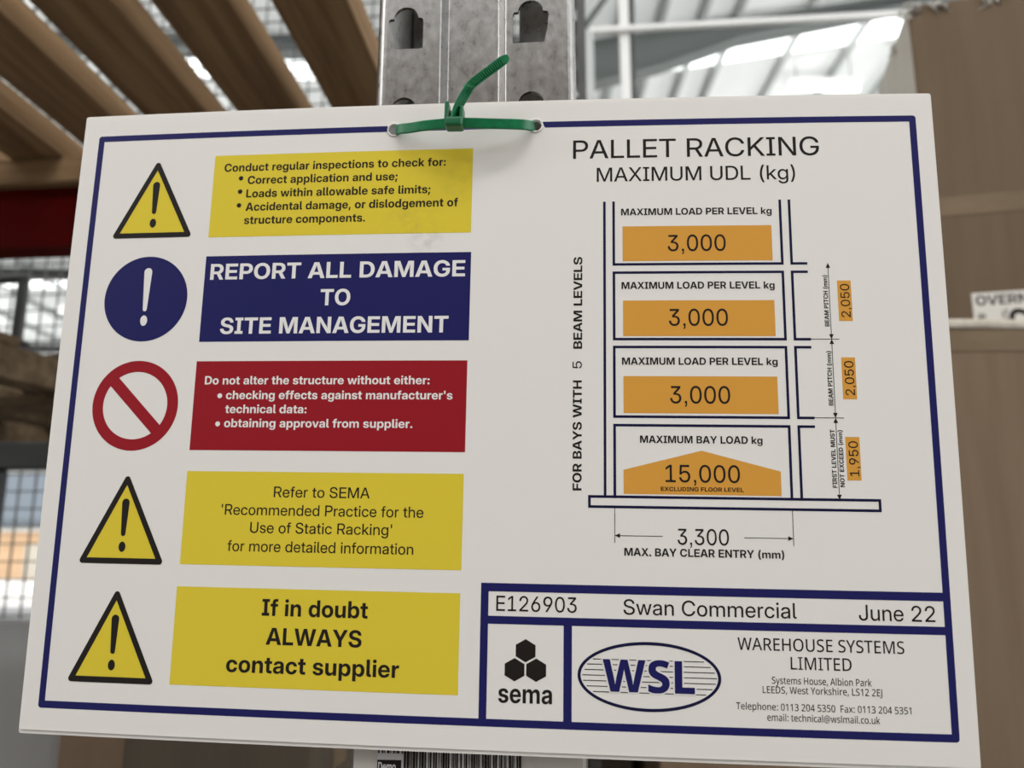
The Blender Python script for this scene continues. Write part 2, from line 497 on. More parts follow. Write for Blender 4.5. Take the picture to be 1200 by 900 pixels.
GLYPHS={'R':{' ':(269,''),
"'":(269,'98,468 87,728 182,728 171,468'),
'(':(391,'137,291 ~137,373 ~168,549 ~221,709 256,766 350,766 ~314,694 ~263,531 ~235,366 235,291 ~235,223 ~259,87 ~310,-60 350,-142 256,-142 ~198,-42 ~137,178'),
')':(391,'41,-142 ~81,-59 ~131,88 ~156,224 156,291 ~156,366 ~128,531 ~76,694 41,766 134,766 ~169,709 ~223,549 ~253,373 253,291 ~253,178 ~193,-43 134,-142'),
',':(269,'85,0 85,102 187,102 187,0 ~187,-60 ~160,-120 110,-146 84,-106 ~134,-84 136,0'),
'0':(645,'323,-11 ~240,-11 ~121,80 ~57,248 57,363 ~57,479 ~121,647 ~240,739 323,739 ~405,739 ~525,647 ~588,479 588,363 ~588,248 ~525,80 ~406,-11|323,76 ~376,76 ~452,145 ~492,273 492,363 ~492,454 ~452,583 ~376,652 323,652 ~269,652 ~193,583 ~153,454 153,363 ~153,273 ~193,145 ~269,76'),
'1':(645,'105,0 105,87 561,87 561,0|392,728 392,0 294,0 294,628 293,628 115,508 115,609 291,728'),
'2':(645,'81,0 81,80 338,320 ~380,360 ~436,422 ~464,481 464,517 ~464,559 ~429,619 ~366,652 323,652 ~277,652 ~212,614 ~177,544 177,496 82,496 ~82,568 ~143,677 ~251,739 323,739 ~393,739 ~499,683 ~559,585 559,521 ~559,475 ~525,394 ~454,309 398,256 219,89 219,87 565,87 565,0'),
'3':(645,'322,-11 ~247,-11 ~131,48 ~65,153 64,221 165,221 ~166,176 ~205,111 ~275,75 321,75 ~367,75 ~436,111 ~475,176 475,220 ~475,263 ~434,328 ~355,363 298,363 212,363 212,439 411,638 411,640 108,640 108,728 540,728 540,644 303,408 303,428 ~391,434 ~512,383 ~575,284 575,218 ~575,151 ~510,47 ~397,-11'),
'5':(645,'322,-10 ~252,-10 ~141,47 ~75,145 72,208 171,208 ~174,170 ~215,111 ~281,77 322,77 ~367,77 ~435,118 ~473,191 473,237 ~473,284 ~436,357 ~369,399 326,399 ~273,399 ~194,358 177,319 82,322 110,728 531,728 531,640 199,640 181,421 183,421 ~214,453 ~294,485 341,485 ~391,485 ~475,449 ~537,383 ~571,293 571,239 ~571,166 ~508,54 ~396,-10'),
'6':(645,'323,-11 ~251,-11 ~140,52 ~77,163 77,236 ~77,290 ~130,410 190,494 354,728 464,728 215,382 205,382 ~215,402 ~249,441 ~302,466 340,466 ~407,466 ~510,407 ~568,301 568,232 ~568,161 ~506,51 ~395,-11|322,75 ~365,75 ~432,117 ~471,188 471,232 ~471,276 ~432,346 ~365,387 322,387 ~280,387 ~213,346 ~174,276 174,232 ~174,188 ~213,117 ~280,75'),
'9':(645,'322,739 ~394,739 ~505,676 ~568,565 568,492 ~568,437 ~515,317 456,233 292,0 181,0 430,345 440,345 ~430,325 ~396,287 ~344,262 305,262 ~238,262 ~135,321 ~77,427 77,496 ~77,567 ~140,677 ~250,739|323,652 ~281,652 ~213,611 ~174,540 174,496 ~174,452 ~213,382 ~281,341 323,341 ~365,341 ~432,382 ~471,452 471,495 ~471,540 ~432,611 ~365,652'),
'A':(673,'12,0 277,728 397,728 661,0 552,0 406,420 ~390,468 ~351,589 324,681 350,681 ~323,589 ~284,468 267,420 120,0|154,195 154,282 519,282 519,195'),
'C':(725,'380,-11 ~281,-11 ~130,83 ~45,252 45,363 ~45,476 ~130,645 ~281,739 380,739 ~438,739 ~540,704 ~620,639 ~673,547 683,489 580,489 ~572,527 ~536,585 ~484,626 ~418,646 381,646 ~309,646 ~204,576 ~146,449 146,363 ~146,278 ~204,151 ~309,82 381,82 ~418,82 ~483,102 ~535,142 ~572,200 580,237 683,237 ~673,180 ~620,89 ~540,24 ~439,-11'),
'D':(698,'303,0 126,0 126,89 297,89 ~384,89 ~497,155 ~553,278 553,365 ~553,451 ~498,573 ~388,639 305,639 122,639 122,728 312,728 ~418,728 ~572,640 ~654,478 654,365 ~654,252 ~571,88 ~415,0|173,728 173,0 72,0 72,728'),
'E':(589,'72,0 72,728 548,728 548,639 173,639 173,415 521,415 521,327 173,327 173,89 549,89 549,0'),
'G':(735,'379,-11 ~281,-11 ~130,83 ~45,252 45,363 ~45,476 ~130,645 ~281,739 377,739 ~436,739 ~539,703 ~620,637 ~673,547 682,492 579,492 ~571,527 ~535,583 ~482,624 ~416,646 378,646 ~309,646 ~204,576 ~146,449 146,363 ~146,278 ~205,152 ~310,82 379,82 ~438,82 ~532,133 ~587,224 587,285 617,283 404,283 404,369 687,369 687,287 ~687,200 ~606,65 ~467,-11'),
'I':(371,'39,0 39,88 135,88 135,640 39,640 39,728 333,728 333,640 236,640 236,88 333,88 333,0'),
'J':(548,'258,-10 ~159,-10 ~37,104 37,210 37,251 137,251 137,210 ~137,145 ~203,78 257,78 ~311,78 ~377,145 377,210 377,728 478,728 478,209 ~478,104 ~356,-10'),
'K':(653,'142,197 142,322 ~167,352 ~217,410 ~268,467 295,496 507,728 637,728 327,391 321,392|72,0 72,728 173,728 173,485 173,325 173,276 173,0|519,0 263,364 325,443 638,0'),
'L':(545,'72,0 72,728 173,728 173,89 517,89 517,0'),
'M':(875,'72,0 72,728 214,728 385,286 ~391,269 ~409,218 ~428,162 ~445,110 450,92 427,92 ~432,110 ~449,161 ~468,218 ~486,269 492,286 660,728 803,728 803,0 703,0 703,405 ~703,429 ~704,486 ~705,548 ~707,612 707,641 720,641 ~708,606 ~685,537 ~663,475 ~645,424 638,405 479,0 395,0 235,405 ~229,424 ~210,475 ~188,537 ~164,606 151,641 167,641 ~168,612 ~169,549 ~171,487 ~171,429 171,405 171,0'),
'N':(722,'72,0 72,728 186,728 472,276 ~483,259 ~514,206 ~549,144 566,112 555,95 ~553,125 ~550,200 ~549,266 549,284 549,728 650,728 650,0 535,0 280,403 ~267,423 ~230,485 ~182,568 152,619 167,636 ~169,580 ~172,490 ~173,423 173,404 173,0'),
'P':(621,'72,0 72,728 336,728 ~415,728 ~527,671 ~587,569 587,501 ~587,433 ~526,331 ~412,274 333,274 130,274 130,362 331,362 ~381,362 ~450,396 ~486,459 486,501 ~486,543 ~450,605 ~380,639 330,639 173,639 173,0'),
'R':(638,'72,0 72,728 342,728 ~421,728 ~533,672 ~593,571 593,503 ~593,434 ~530,334 ~415,279 336,279 129,279 129,366 338,366 ~387,366 ~457,399 ~493,461 493,503 ~493,545 ~456,606 ~387,640 337,640 173,640 173,0|492,0 317,328 430,328 607,0'),
'S':(627,'317,-12 ~233,-12 ~110,46 ~42,153 41,227 143,227 ~144,180 ~187,113 ~265,78 318,78 ~368,78 ~443,107 ~485,162 485,199 ~485,229 ~455,271 ~393,302 344,314 262,335 ~157,361 ~57,454 57,529 ~57,592 ~121,687 ~237,739 312,739 ~389,739 ~502,684 ~566,585 568,517 470,517 ~465,579 ~380,649 310,649 ~265,649 ~196,620 ~157,568 157,534 ~157,505 ~189,464 ~252,434 297,423 375,404 ~425,392 ~503,356 ~557,308 ~586,244 586,202 ~586,139 ~520,42 ~400,-12'),
'T':(623,'29,639 29,728 594,728 594,639 363,639 363,0 261,0 261,639'),
'U':(712,'356,-12 ~270,-12 ~140,56 ~69,173 69,249 69,728 170,728 170,256 ~170,206 ~215,126 ~298,81 356,81 ~414,81 ~497,126 ~542,206 542,256 542,728 643,728 643,249 ~643,173 ~572,56 ~443,-12'),
'X':(664,'15,0 301,409 301,335 32,728 148,728 250,578 ~267,552 ~298,504 ~328,457 343,432 323,432 ~339,457 ~368,504 ~400,552 418,578 521,728 635,728 366,339 366,413 650,0 533,0 409,180 ~393,204 ~364,247 ~337,291 322,314 343,314 ~328,291 ~300,248 ~271,204 254,180 129,0'),
'a':(534,'219,-9 ~168,-9 ~86,27 ~38,98 38,149 ~38,194 ~73,251 ~132,284 ~205,301 244,306 ~293,312 ~351,319 ~376,335 376,354 376,358 ~376,386 ~350,428 ~302,451 267,451 ~233,451 ~180,428 ~149,390 146,367 51,373 ~58,422 ~115,493 ~208,532 268,532 ~311,532 ~385,509 ~440,465 ~471,400 471,356 471,0 377,0 377,73 374,73 ~364,53 ~326,15 ~264,-9|237,71 ~284,71 ~346,106 ~376,162 376,195 376,259 ~371,254 ~344,246 ~306,239 ~265,233 246,230 ~217,226 ~166,208 ~135,174 135,146 ~135,123 ~160,89 ~206,71'),
'c':(539,'282,-12 ~209,-12 ~99,57 ~37,180 37,260 ~37,340 ~99,464 ~209,533 282,533 ~327,533 ~403,507 ~461,459 ~499,394 505,354 410,349 ~406,371 ~385,408 ~353,434 ~310,449 283,449 ~235,449 ~169,401 ~134,316 134,260 ~134,204 ~169,120 ~235,72 283,72 ~310,72 ~352,87 ~383,113 ~404,151 410,173 506,168 ~500,129 ~462,63 ~403,15 ~327,-12'),
'd':(582,'262,-10 ~195,-10 ~93,58 ~37,180 37,261 ~37,342 ~94,464 ~195,532 262,532 ~299,532 ~360,509 ~406,470 421,444 423,444 423,728 519,728 519,0 425,0 425,80 422,80 ~406,53 ~360,12 ~299,-10|280,74 ~326,74 ~393,120 ~428,205 428,261 ~428,318 ~393,402 ~326,448 280,448 ~236,448 ~170,404 ~134,320 134,261 ~134,202 ~171,118 ~236,74'),
'e':(551,'284,-12 ~207,-12 ~96,58 ~37,180 37,260 ~37,339 ~98,463 ~206,533 277,533 ~329,533 ~417,496 ~481,426 ~516,325 516,262 516,234 86,234 86,310 465,310 422,285 ~422,335 ~387,410 ~322,451 277,451 ~233,451 ~168,410 ~132,336 132,288 132,244 ~132,192 ~168,114 ~237,71 284,71 ~318,71 ~371,91 ~407,130 415,155 508,150 ~497,102 ~435,29 ~341,-12'),
'f':(332,'308,522 308,442 8,442 8,522|103,0 103,605 ~103,646 ~140,704 ~205,735 249,735 ~271,735 ~307,733 313,732 308,652 ~302,652 ~273,653 262,653 ~228,653 ~199,623 199,589 199,0'),
'g':(582,'285,-212 ~224,-212 ~129,-176 ~70,-110 62,-63 155,-53 ~162,-77 ~197,-112 ~250,-132 285,-132 ~349,-132 ~424,-65 424,-1 424,84 422,84 ~405,57 ~360,17 ~300,-4 262,-4 ~195,-4 ~94,62 ~37,182 37,262 ~37,343 ~94,464 ~195,532 262,532 ~300,532 ~360,510 ~407,469 423,441 425,441 425,522 519,522 519,1 ~519,-75 ~456,-169 ~349,-212|280,79 ~326,79 ~393,124 ~429,207 429,263 ~429,319 ~393,402 ~326,448 280,448 ~236,448 ~171,404 ~134,322 134,263 ~134,204 ~171,122 ~236,79'),
'h':(564,'159,305 159,0 63,0 63,728 159,728 159,394 136,394 ~161,465 ~251,532 314,532 ~368,532 ~452,486 ~501,395 501,327 501,0 405,0 405,316 ~405,380 ~344,445 288,445 ~252,445 ~193,415 ~159,353'),
'i':(222,'63,0 63,522 159,522 159,0|111,614 ~85,614 ~48,650 48,675 ~48,700 ~85,736 111,736 ~137,736 ~173,700 173,675 ~173,650 ~137,614'),
'k':(525,'152,181 152,295 162,295 389,522 509,522 261,272 248,272|63,0 63,728 159,728 159,0|405,0 204,250 271,318 524,0'),
'l':(248,'200,-1 ~127,-1 ~63,57 63,122 63,728 159,728 159,134 ~159,102 ~179,80 208,80 ~215,80 ~227,80 232,81 236,1 ~228,0 ~209,-1'),
'm':(856,'63,0 63,522 156,522 156,411 147,411 ~161,451 ~210,505 ~274,532 310,532 ~370,532 ~452,462 463,410 447,410 ~458,446 ~507,501 ~578,532 621,532 ~669,532 ~747,491 ~793,408 793,345 793,0 697,0 697,339 ~697,396 ~633,447 590,447 ~555,447 ~503,417 ~475,365 475,331 475,0 380,0 380,347 ~380,392 ~321,447 276,447 ~246,447 ~192,418 ~159,361 159,319 159,0'),
'n':(564,'159,305 159,0 63,0 63,522 156,522 156,394 136,394 ~161,465 ~251,532 314,532 ~368,532 ~452,486 ~501,395 501,327 501,0 405,0 405,316 ~405,380 ~344,445 288,445 ~252,445 ~193,415 ~159,353'),
'o':(566,'283,-12 ~209,-12 ~99,57 ~37,180 37,260 ~37,341 ~99,464 ~209,533 283,533 ~357,533 ~467,464 ~529,341 529,260 ~529,180 ~467,57 ~357,-12|283,72 ~330,72 ~396,120 ~431,205 431,260 ~431,316 ~396,401 ~330,449 283,449 ~236,449 ~169,401 ~134,316 134,260 ~134,204 ~169,120 ~235,72'),
'r':(344,'63,0 63,522 155,522 155,439 158,439 ~172,481 ~237,529 285,529 ~297,529 ~318,528 324,527 324,435 ~318,436 ~288,440 270,440 ~240,440 ~189,412 ~159,357 159,316 159,0'),
's':(495,'250,-12 ~193,-12 ~101,25 ~43,97 38,151 132,156 ~138,113 ~198,67 249,67 ~301,67 ~360,110 360,142 ~360,169 ~320,203 284,211 198,230 ~125,247 ~51,321 51,378 ~51,424 ~101,494 ~189,533 247,533 ~304,533 ~391,493 ~442,422 446,373 355,368 ~352,405 ~296,455 248,455 ~203,455 ~147,412 147,380 ~147,353 ~188,319 226,310 312,291 ~387,273 ~458,203 458,147 ~458,98 ~404,27 ~310,-12'),
't':(325,'299,522 299,442 8,442 8,522|97,661 193,661 193,135 ~193,105 ~218,79 250,79 ~261,79 ~288,80 298,81 302,1 ~289,0 ~255,-2 239,-2 ~168,-2 ~97,62 97,124'),
'u':(564,'250,-9 ~197,-9 ~112,37 ~63,128 63,196 63,522 159,522 159,206 ~159,143 ~221,77 276,77 ~312,77 ~371,107 ~405,170 405,218 405,522 501,522 501,0 408,0 408,128 429,128 ~403,58 ~313,-9'),
'w':(778,'178,0 17,522 118,522 179,302 ~194,250 ~222,136 236,77 222,77 ~237,135 ~265,249 280,302 342,522 436,522 498,302 ~512,250 ~541,135 555,77 540,77 ~555,135 ~583,249 598,302 660,522 762,522 601,0 501,0 434,231 ~425,266 ~406,338 ~388,411 378,447 401,447 ~391,411 ~372,338 ~354,265 344,231 276,0')},
'B':{' ':(269,''),
"'":(288,'90,445 75,728 213,728 198,445'),
'(':(391,'96,291 ~96,375 ~126,552 ~178,710 212,766 354,766 ~323,696 ~274,535 ~247,369 247,291 ~247,222 ~271,87 ~319,-58 354,-142 212,-142 ~155,-46 ~96,175'),
')':(391,'36,-142 ~72,-57 ~120,87 ~144,222 144,291 ~144,369 ~116,535 ~68,696 36,766 178,766 ~213,710 ~265,552 ~295,375 295,291 ~295,175 ~235,-46 178,-142'),
',':(269,'35,-163 72,118 216,118 138,-163'),
'.':(269,'135,-9 ~100,-9 ~50,41 50,76 ~50,111 ~100,161 135,161 ~171,161 ~220,111 220,76 ~220,41 ~171,-9'),
'1':(645,'91,0 91,124 575,124 575,0|422,728 422,0 272,0 272,587 270,587 101,477 101,614 277,728'),
'2':(645,'63,0 63,113 328,343 ~360,371 ~409,420 ~437,473 437,506 ~437,539 ~408,588 ~357,615 323,615 ~286,615 ~232,584 ~203,524 203,482 59,482 ~59,560 ~124,675 ~243,739 323,739 ~399,739 ~516,683 ~582,582 582,514 ~582,465 ~545,382 ~471,300 415,251 274,127 274,125 587,125 587,0'),
':':(269,'135,-9 ~100,-9 ~50,41 50,76 ~50,111 ~100,161 135,161 ~171,161 ~220,111 220,76 ~220,41 ~171,-9|135,334 ~100,334 ~50,383 50,419 ~50,454 ~100,504 135,504 ~171,504 ~220,454 220,419 ~220,383 ~171,334'),
';':(269,'35,-163 72,118 216,118 138,-163|141,334 ~106,334 ~56,383 56,419 ~56,454 ~106,504 141,504 ~177,504 ~227,454 227,419 ~227,383 ~177,334'),
'A':(725,'8,0 261,728 463,728 717,0 545,0 433,347 ~411,418 ~367,572 342,667 382,667 ~357,572 ~312,418 290,347 177,0|171,157 171,280 555,280 555,157'),
'B':(649,'55,0 55,728 348,728 ~428,728 ~537,680 ~593,597 593,541 ~593,499 ~560,434 ~502,391 462,382 462,379 ~506,376 ~578,332 ~620,256 620,204 ~620,144 ~562,52 ~449,0 366,0|208,122 342,122 ~400,122 ~462,171 462,215 ~462,245 ~433,288 ~381,312 344,312 208,312|208,426 334,426 ~366,426 ~413,448 ~438,488 438,516 ~438,557 ~383,605 334,605 208,605'),
'C':(730,'378,-11 ~279,-11 ~123,79 ~33,247 33,363 ~33,481 ~123,649 ~279,739 378,739 ~442,739 ~551,701 ~636,631 ~690,533 698,471 542,471 ~536,502 ~507,551 ~466,585 ~412,602 380,602 ~321,602 ~235,544 ~189,437 189,363 ~189,289 ~235,183 ~321,125 380,125 ~412,125 ~465,143 ~507,176 ~536,225 542,256 698,256 ~690,197 ~638,99 ~554,28 ~444,-11'),
'D':(707,'314,0 125,0 125,131 307,131 ~378,131 ~472,183 ~518,287 518,364 ~518,441 ~471,544 ~378,597 307,597 122,597 122,728 317,728 ~426,728 ~587,639 ~673,476 673,364 ~673,252 ~587,89 ~426,0|210,728 210,0 55,0 55,728'),
'E':(610,'55,0 55,728 573,728 573,596 210,596 210,431 546,431 546,303 210,303 210,132 574,132 574,0'),
'F':(584,'55,0 55,728 559,728 559,596 210,596 210,416 533,416 533,288 210,288 210,0'),
'G':(739,'379,-11 ~276,-11 ~120,82 ~33,250 33,363 ~33,480 ~123,649 ~279,739 377,739 ~440,739 ~549,702 ~635,635 ~689,542 696,485 538,485 ~532,512 ~505,555 ~465,586 ~413,602 381,602 ~322,602 ~236,545 ~189,438 189,364 ~189,289 ~236,183 ~323,125 383,125 ~433,125 ~509,163 ~550,230 550,275 585,272 394,272 394,389 701,389 701,295 ~701,203 ~619,66 ~474,-11'),
'H':(725,'55,0 55,728 210,728 210,437 515,437 515,728 670,728 670,0 515,0 515,305 210,305 210,0'),
'I':(414,'32,0 32,126 130,126 130,602 32,602 32,728 383,728 383,602 285,602 285,126 383,126 383,0'),
'L':(560,'55,0 55,728 210,728 210,132 535,132 535,0'),
'M':(905,'55,0 55,728 285,728 399,400 ~407,377 ~427,306 ~448,228 ~466,157 472,133 435,133 ~441,157 ~459,228 ~480,306 ~500,377 507,400 620,728 850,728 850,0 697,0 697,339 ~697,363 ~699,433 ~701,512 ~703,594 703,630 720,630 ~709,591 ~685,507 ~663,428 ~643,362 635,339 516,0 389,0 269,339 ~262,362 ~241,428 ~218,507 ~193,590 182,630 202,630 ~202,594 ~204,513 ~206,433 ~208,364 208,339 208,0'),
'N':(735,'55,0 55,728 220,728 447,364 ~460,345 ~494,285 ~531,214 548,179 531,148 ~529,183 ~525,272 ~524,354 524,379 524,728 679,728 679,0 514,0 307,330 ~292,355 ~252,424 ~204,511 177,561 203,574 ~206,521 ~210,425 ~211,352 211,330 211,0'),
'O':(753,'376,-11 ~279,-11 ~123,79 ~33,247 33,363 ~33,481 ~123,649 ~279,739 376,739 ~474,739 ~629,649 ~720,481 720,363 ~720,247 ~629,79 ~474,-11|376,125 ~432,125 ~516,181 ~563,287 563,363 ~563,440 ~516,547 ~432,602 376,602 ~321,602 ~237,547 ~189,440 189,363 ~189,287 ~237,181 ~321,125'),
'P':(636,'55,0 55,728 344,728 ~426,728 ~546,668 ~610,559 610,486 ~610,413 ~545,304 ~424,245 342,245 145,245 145,373 330,373 ~370,373 ~427,401 ~457,452 457,486 ~457,521 ~427,571 ~370,598 329,598 210,598 210,0'),
'R':(653,'55,0 55,728 347,728 ~429,728 ~549,669 ~613,561 613,488 ~613,415 ~546,310 ~423,253 339,253 148,253 148,377 333,377 ~373,377 ~430,404 ~460,454 460,488 ~460,523 ~429,572 ~373,599 332,599 210,599 210,0|465,0 297,329 460,329 632,0'),
'S':(656,'331,-11 ~239,-11 ~107,47 ~36,158 35,237 185,237 ~186,198 ~222,144 ~288,116 332,116 ~373,116 ~433,138 ~466,179 466,206 ~466,230 ~439,263 ~383,288 338,298 261,315 ~157,338 ~51,438 51,517 ~51,584 ~121,683 ~246,739 328,739 ~412,739 ~535,682 ~603,578 605,507 459,507 ~455,556 ~386,611 329,611 ~292,611 ~237,589 ~207,550 207,525 ~207,502 ~233,470 ~288,446 329,437 396,422 ~452,410 ~537,374 ~592,323 ~620,256 620,214 ~620,145 ~551,43 ~422,-11'),
'T':(644,'25,596 25,728 620,728 620,596 400,596 400,0 245,0 245,596'),
'U':(710,'355,-11 ~264,-11 ~129,56 ~54,175 54,254 54,728 206,728 206,267 ~206,225 ~243,160 ~310,123 355,123 ~400,123 ~467,160 ~504,225 504,267 504,728 656,728 656,254 ~656,175 ~581,55 ~446,-11'),
'V':(719,'263,0 8,728 178,728 292,381 ~314,312 ~359,154 385,62 343,62 ~368,154 ~412,312 432,381 543,728 711,728 462,0'),
'W':(1010,'204,0 8,728 175,728 257,375 ~268,329 ~286,234 ~303,140 311,93 281,93 ~290,140 ~308,234 ~328,329 339,375 426,728 584,728 671,375 ~682,329 ~702,234 ~720,140 729,93 698,93 ~706,140 ~723,234 ~742,329 752,375 834,728 1001,728 806,0 632,0 533,385 ~521,433 ~499,549 484,619 525,619 ~510,549 ~489,434 477,385 377,0'),
'X':(711,'9,0 310,428 310,313 33,728 210,728 288,607 ~305,581 ~335,531 ~363,482 377,457 336,457 ~351,482 ~380,531 ~410,581 427,607 507,728 679,728 407,321 407,431 701,0 521,0 421,151 ~406,173 ~381,214 ~356,253 343,274 367,274 ~354,253 ~330,214 ~304,173 288,151 185,0'),
'Y':(703,'278,0 278,270 8,728 187,728 309,508 ~325,478 ~356,417 371,384 339,384 ~354,417 ~383,478 400,508 517,728 695,728 430,270 430,0'),
'a':(562,'209,-9 ~158,-9 ~77,26 ~31,95 31,147 ~31,191 ~63,250 ~120,286 ~193,305 233,309 ~280,313 ~336,322 ~361,339 361,356 361,359 ~361,378 ~341,406 ~305,422 279,422 ~253,422 ~213,406 ~190,377 187,358 48,363 ~53,415 ~112,491 ~213,532 283,532 ~334,532 ~418,509 ~477,463 ~509,396 509,353 509,0 364,0 364,73 362,73 ~348,48 ~306,11 ~248,-9|251,93 ~285,93 ~335,119 ~362,162 362,189 362,242 ~356,238 ~334,232 ~307,226 ~276,221 260,218 ~235,215 ~196,199 ~174,172 174,152 ~174,133 ~193,107 ~228,93'),
'b':(607,'354,-10 ~318,-10 ~259,12 ~215,53 202,81 200,81 200,0 53,0 53,728 202,728 202,447 203,447 ~218,473 ~262,512 ~319,532 355,532 ~420,532 ~520,466 ~577,344 577,261 ~577,178 ~521,56 ~421,-10|313,110 ~348,110 ~398,147 ~426,214 426,262 ~426,309 ~398,376 ~348,412 313,412 ~278,412 ~225,375 ~196,308 196,262 ~196,216 ~225,148 ~278,110'),
'c':(565,'292,-11 ~213,-11 ~95,57 ~30,180 30,260 ~30,341 ~95,464 ~213,533 292,533 ~343,533 ~429,504 ~493,450 ~532,376 537,332 394,326 ~391,346 ~375,378 ~349,401 ~315,414 294,414 ~259,414 ~208,376 ~181,307 181,260 ~181,214 ~208,145 ~259,108 294,108 ~315,108 ~349,120 ~374,144 ~390,177 393,197 537,192 ~534,147 ~495,73 ~430,18 ~344,-11'),
'd':(607,'253,-10 ~187,-10 ~86,56 ~30,178 30,261 ~30,344 ~87,466 ~188,532 252,532 ~288,532 ~346,512 ~389,473 404,447 405,447 405,728 555,728 555,0 408,0 408,81 405,81 ~392,53 ~348,12 ~289,-10|294,110 ~330,110 ~383,148 ~412,216 412,262 ~412,308 ~383,375 ~330,412 294,412 ~259,412 ~209,376 ~181,309 181,262 ~181,214 ~209,147 ~259,110'),
'e':(571,'292,-11 ~213,-11 ~95,57 ~30,180 30,260 ~30,340 ~95,463 ~211,533 287,533 ~343,533 ~437,495 ~505,424 ~543,325 543,264 543,223 84,223 84,317 471,317 403,295 ~403,334 ~376,390 ~325,420 290,420 ~254,420 ~203,390 ~176,334 176,296 176,231 ~176,191 ~205,131 ~259,100 296,100 ~323,100 ~366,115 ~395,144 401,163 537,158 ~527,108 ~459,32 ~355,-11'),
'f':(381,'359,522 359,406 9,406 9,522|103,0 103,582 ~103,633 ~143,701 ~219,735 275,735 ~303,735 ~354,733 364,732 358,616 ~351,617 ~321,618 309,618 ~278,618 ~252,591 252,561 252,0'),
'g':(608,'298,-212 ~225,-212 ~122,-171 ~63,-99 54,-51 195,-44 ~200,-62 ~227,-89 ~270,-103 298,-103 ~350,-103 ~407,-48 407,6 407,90 404,90 ~391,62 ~347,22 ~289,2 253,2 ~187,2 ~87,67 ~30,185 30,264 ~30,345 ~87,466 ~188,532 252,532 ~288,532 ~346,511 ~391,471 406,444 407,444 407,522 555,522 555,18 ~555,-62 ~490,-164 ~374,-212|294,119 ~330,119 ~383,155 ~412,222 412,266 ~412,311 ~383,378 ~330,414 294,414 ~259,414 ~209,379 ~181,313 181,266 ~181,220 ~209,154 ~260,119'),
'h':(597,'202,292 202,0 53,0 53,728 201,728 201,387 178,387 ~201,455 ~291,532 362,532 ~418,532 ~499,484 ~544,393 544,329 544,0 395,0 395,301 ~395,351 ~346,405 301,405 ~272,405 ~227,380 ~202,330'),
'i':(254,'53,0 53,522 202,522 202,0|127,586 ~91,586 ~43,631 43,664 ~43,697 ~91,742 127,742 ~163,742 ~211,697 211,664 ~211,631 ~163,586'),
'k':(560,'188,148 188,325 205,325 381,522 554,522 322,258 286,258|53,0 53,728 202,728 202,0|390,0 231,225 329,330 564,0'),
'l':(284,'221,-1 ~133,-1 ~53,67 53,142 53,728 202,728 202,157 ~202,134 ~221,114 244,114 ~250,114 ~262,114 267,115 272,2 ~261,1 ~235,-1'),
'm':(894,'53,0 53,522 195,522 197,401 188,401 ~201,446 ~251,504 ~317,533 353,533 ~412,533 ~496,463 507,399 491,399 ~501,442 ~553,502 ~625,533 667,533 ~717,533 ~796,489 ~841,407 841,348 841,0 692,0 692,319 ~692,364 ~643,410 607,410 ~580,410 ~540,386 ~519,343 519,315 519,0 375,0 375,323 ~375,362 ~328,410 291,410 ~266,410 ~226,386 ~202,341 202,309 202,0'),
'n':(597,'202,292 202,0 53,0 53,522 198,522 199,387 178,387 ~201,455 ~291,532 362,532 ~418,532 ~499,484 ~544,393 544,329 544,0 395,0 395,301 ~395,351 ~346,405 301,405 ~272,405 ~227,380 ~202,330'),
'o':(590,'295,-11 ~216,-11 ~96,56 ~30,179 30,260 ~30,342 ~96,465 ~216,533 295,533 ~375,533 ~494,465 ~560,342 560,260 ~560,179 ~494,56 ~375,-11|295,108 ~330,108 ~381,145 ~409,214 409,260 ~409,308 ~381,376 ~330,413 295,413 ~261,413 ~209,376 ~181,308 181,260 ~181,214 ~209,145 ~260,108'),
'p':(607,'53,-204 53,522 200,522 200,448 203,448 ~217,474 ~261,512 ~319,532 355,532 ~420,532 ~520,466 ~577,344 577,261 ~577,178 ~521,56 ~421,-10 354,-10 ~318,-10 ~261,12 ~218,52 204,79 202,79 202,-204|313,110 ~348,110 ~398,147 ~426,214 426,262 ~426,309 ~398,376 ~348,412 313,412 ~278,412 ~225,375 ~196,308 196,262 ~196,216 ~225,148 ~278,110'),
'r':(384,'53,0 53,522 197,522 197,432 199,432 ~213,480 ~276,526 326,526 ~339,526 ~361,525 370,524 370,397 ~362,398 ~325,400 307,400 ~277,400 ~229,373 ~202,321 202,283 202,0'),
's':(532,'270,-12 ~202,-12 ~98,29 ~34,106 28,160 173,165 ~179,132 ~227,94 269,94 ~309,94 ~353,124 353,147 ~353,167 ~319,192 287,198 195,216 ~119,231 ~40,307 40,367 ~40,418 ~95,492 ~195,532 264,532 ~331,532 ~431,491 ~488,416 492,363 355,358 ~353,388 ~305,427 268,427 ~232,427 ~189,397 189,374 ~189,355 ~221,329 252,323 351,304 ~430,289 ~505,219 505,161 ~505,109 ~445,31 ~339,-12'),
't':(373,'349,522 349,406 9,406 9,522|95,661 244,661 244,162 ~244,136 ~265,115 293,115 ~305,115 ~338,116 347,117 352,1 ~336,0 ~288,-2 264,-2 ~177,-2 ~95,68 95,141'),
'u':(597,'235,-10 ~179,-10 ~97,38 ~53,129 53,194 53,522 202,522 202,222 ~202,171 ~251,118 295,118 ~325,118 ~370,142 ~395,192 395,230 395,522 544,522 544,0 399,0 398,135 419,135 ~395,67 ~305,-10'),
'v':(567,'200,0 7,522 164,522 249,265 ~264,217 ~290,121 303,72 269,72 ~282,121 ~307,217 322,265 405,522 560,522 367,0'),
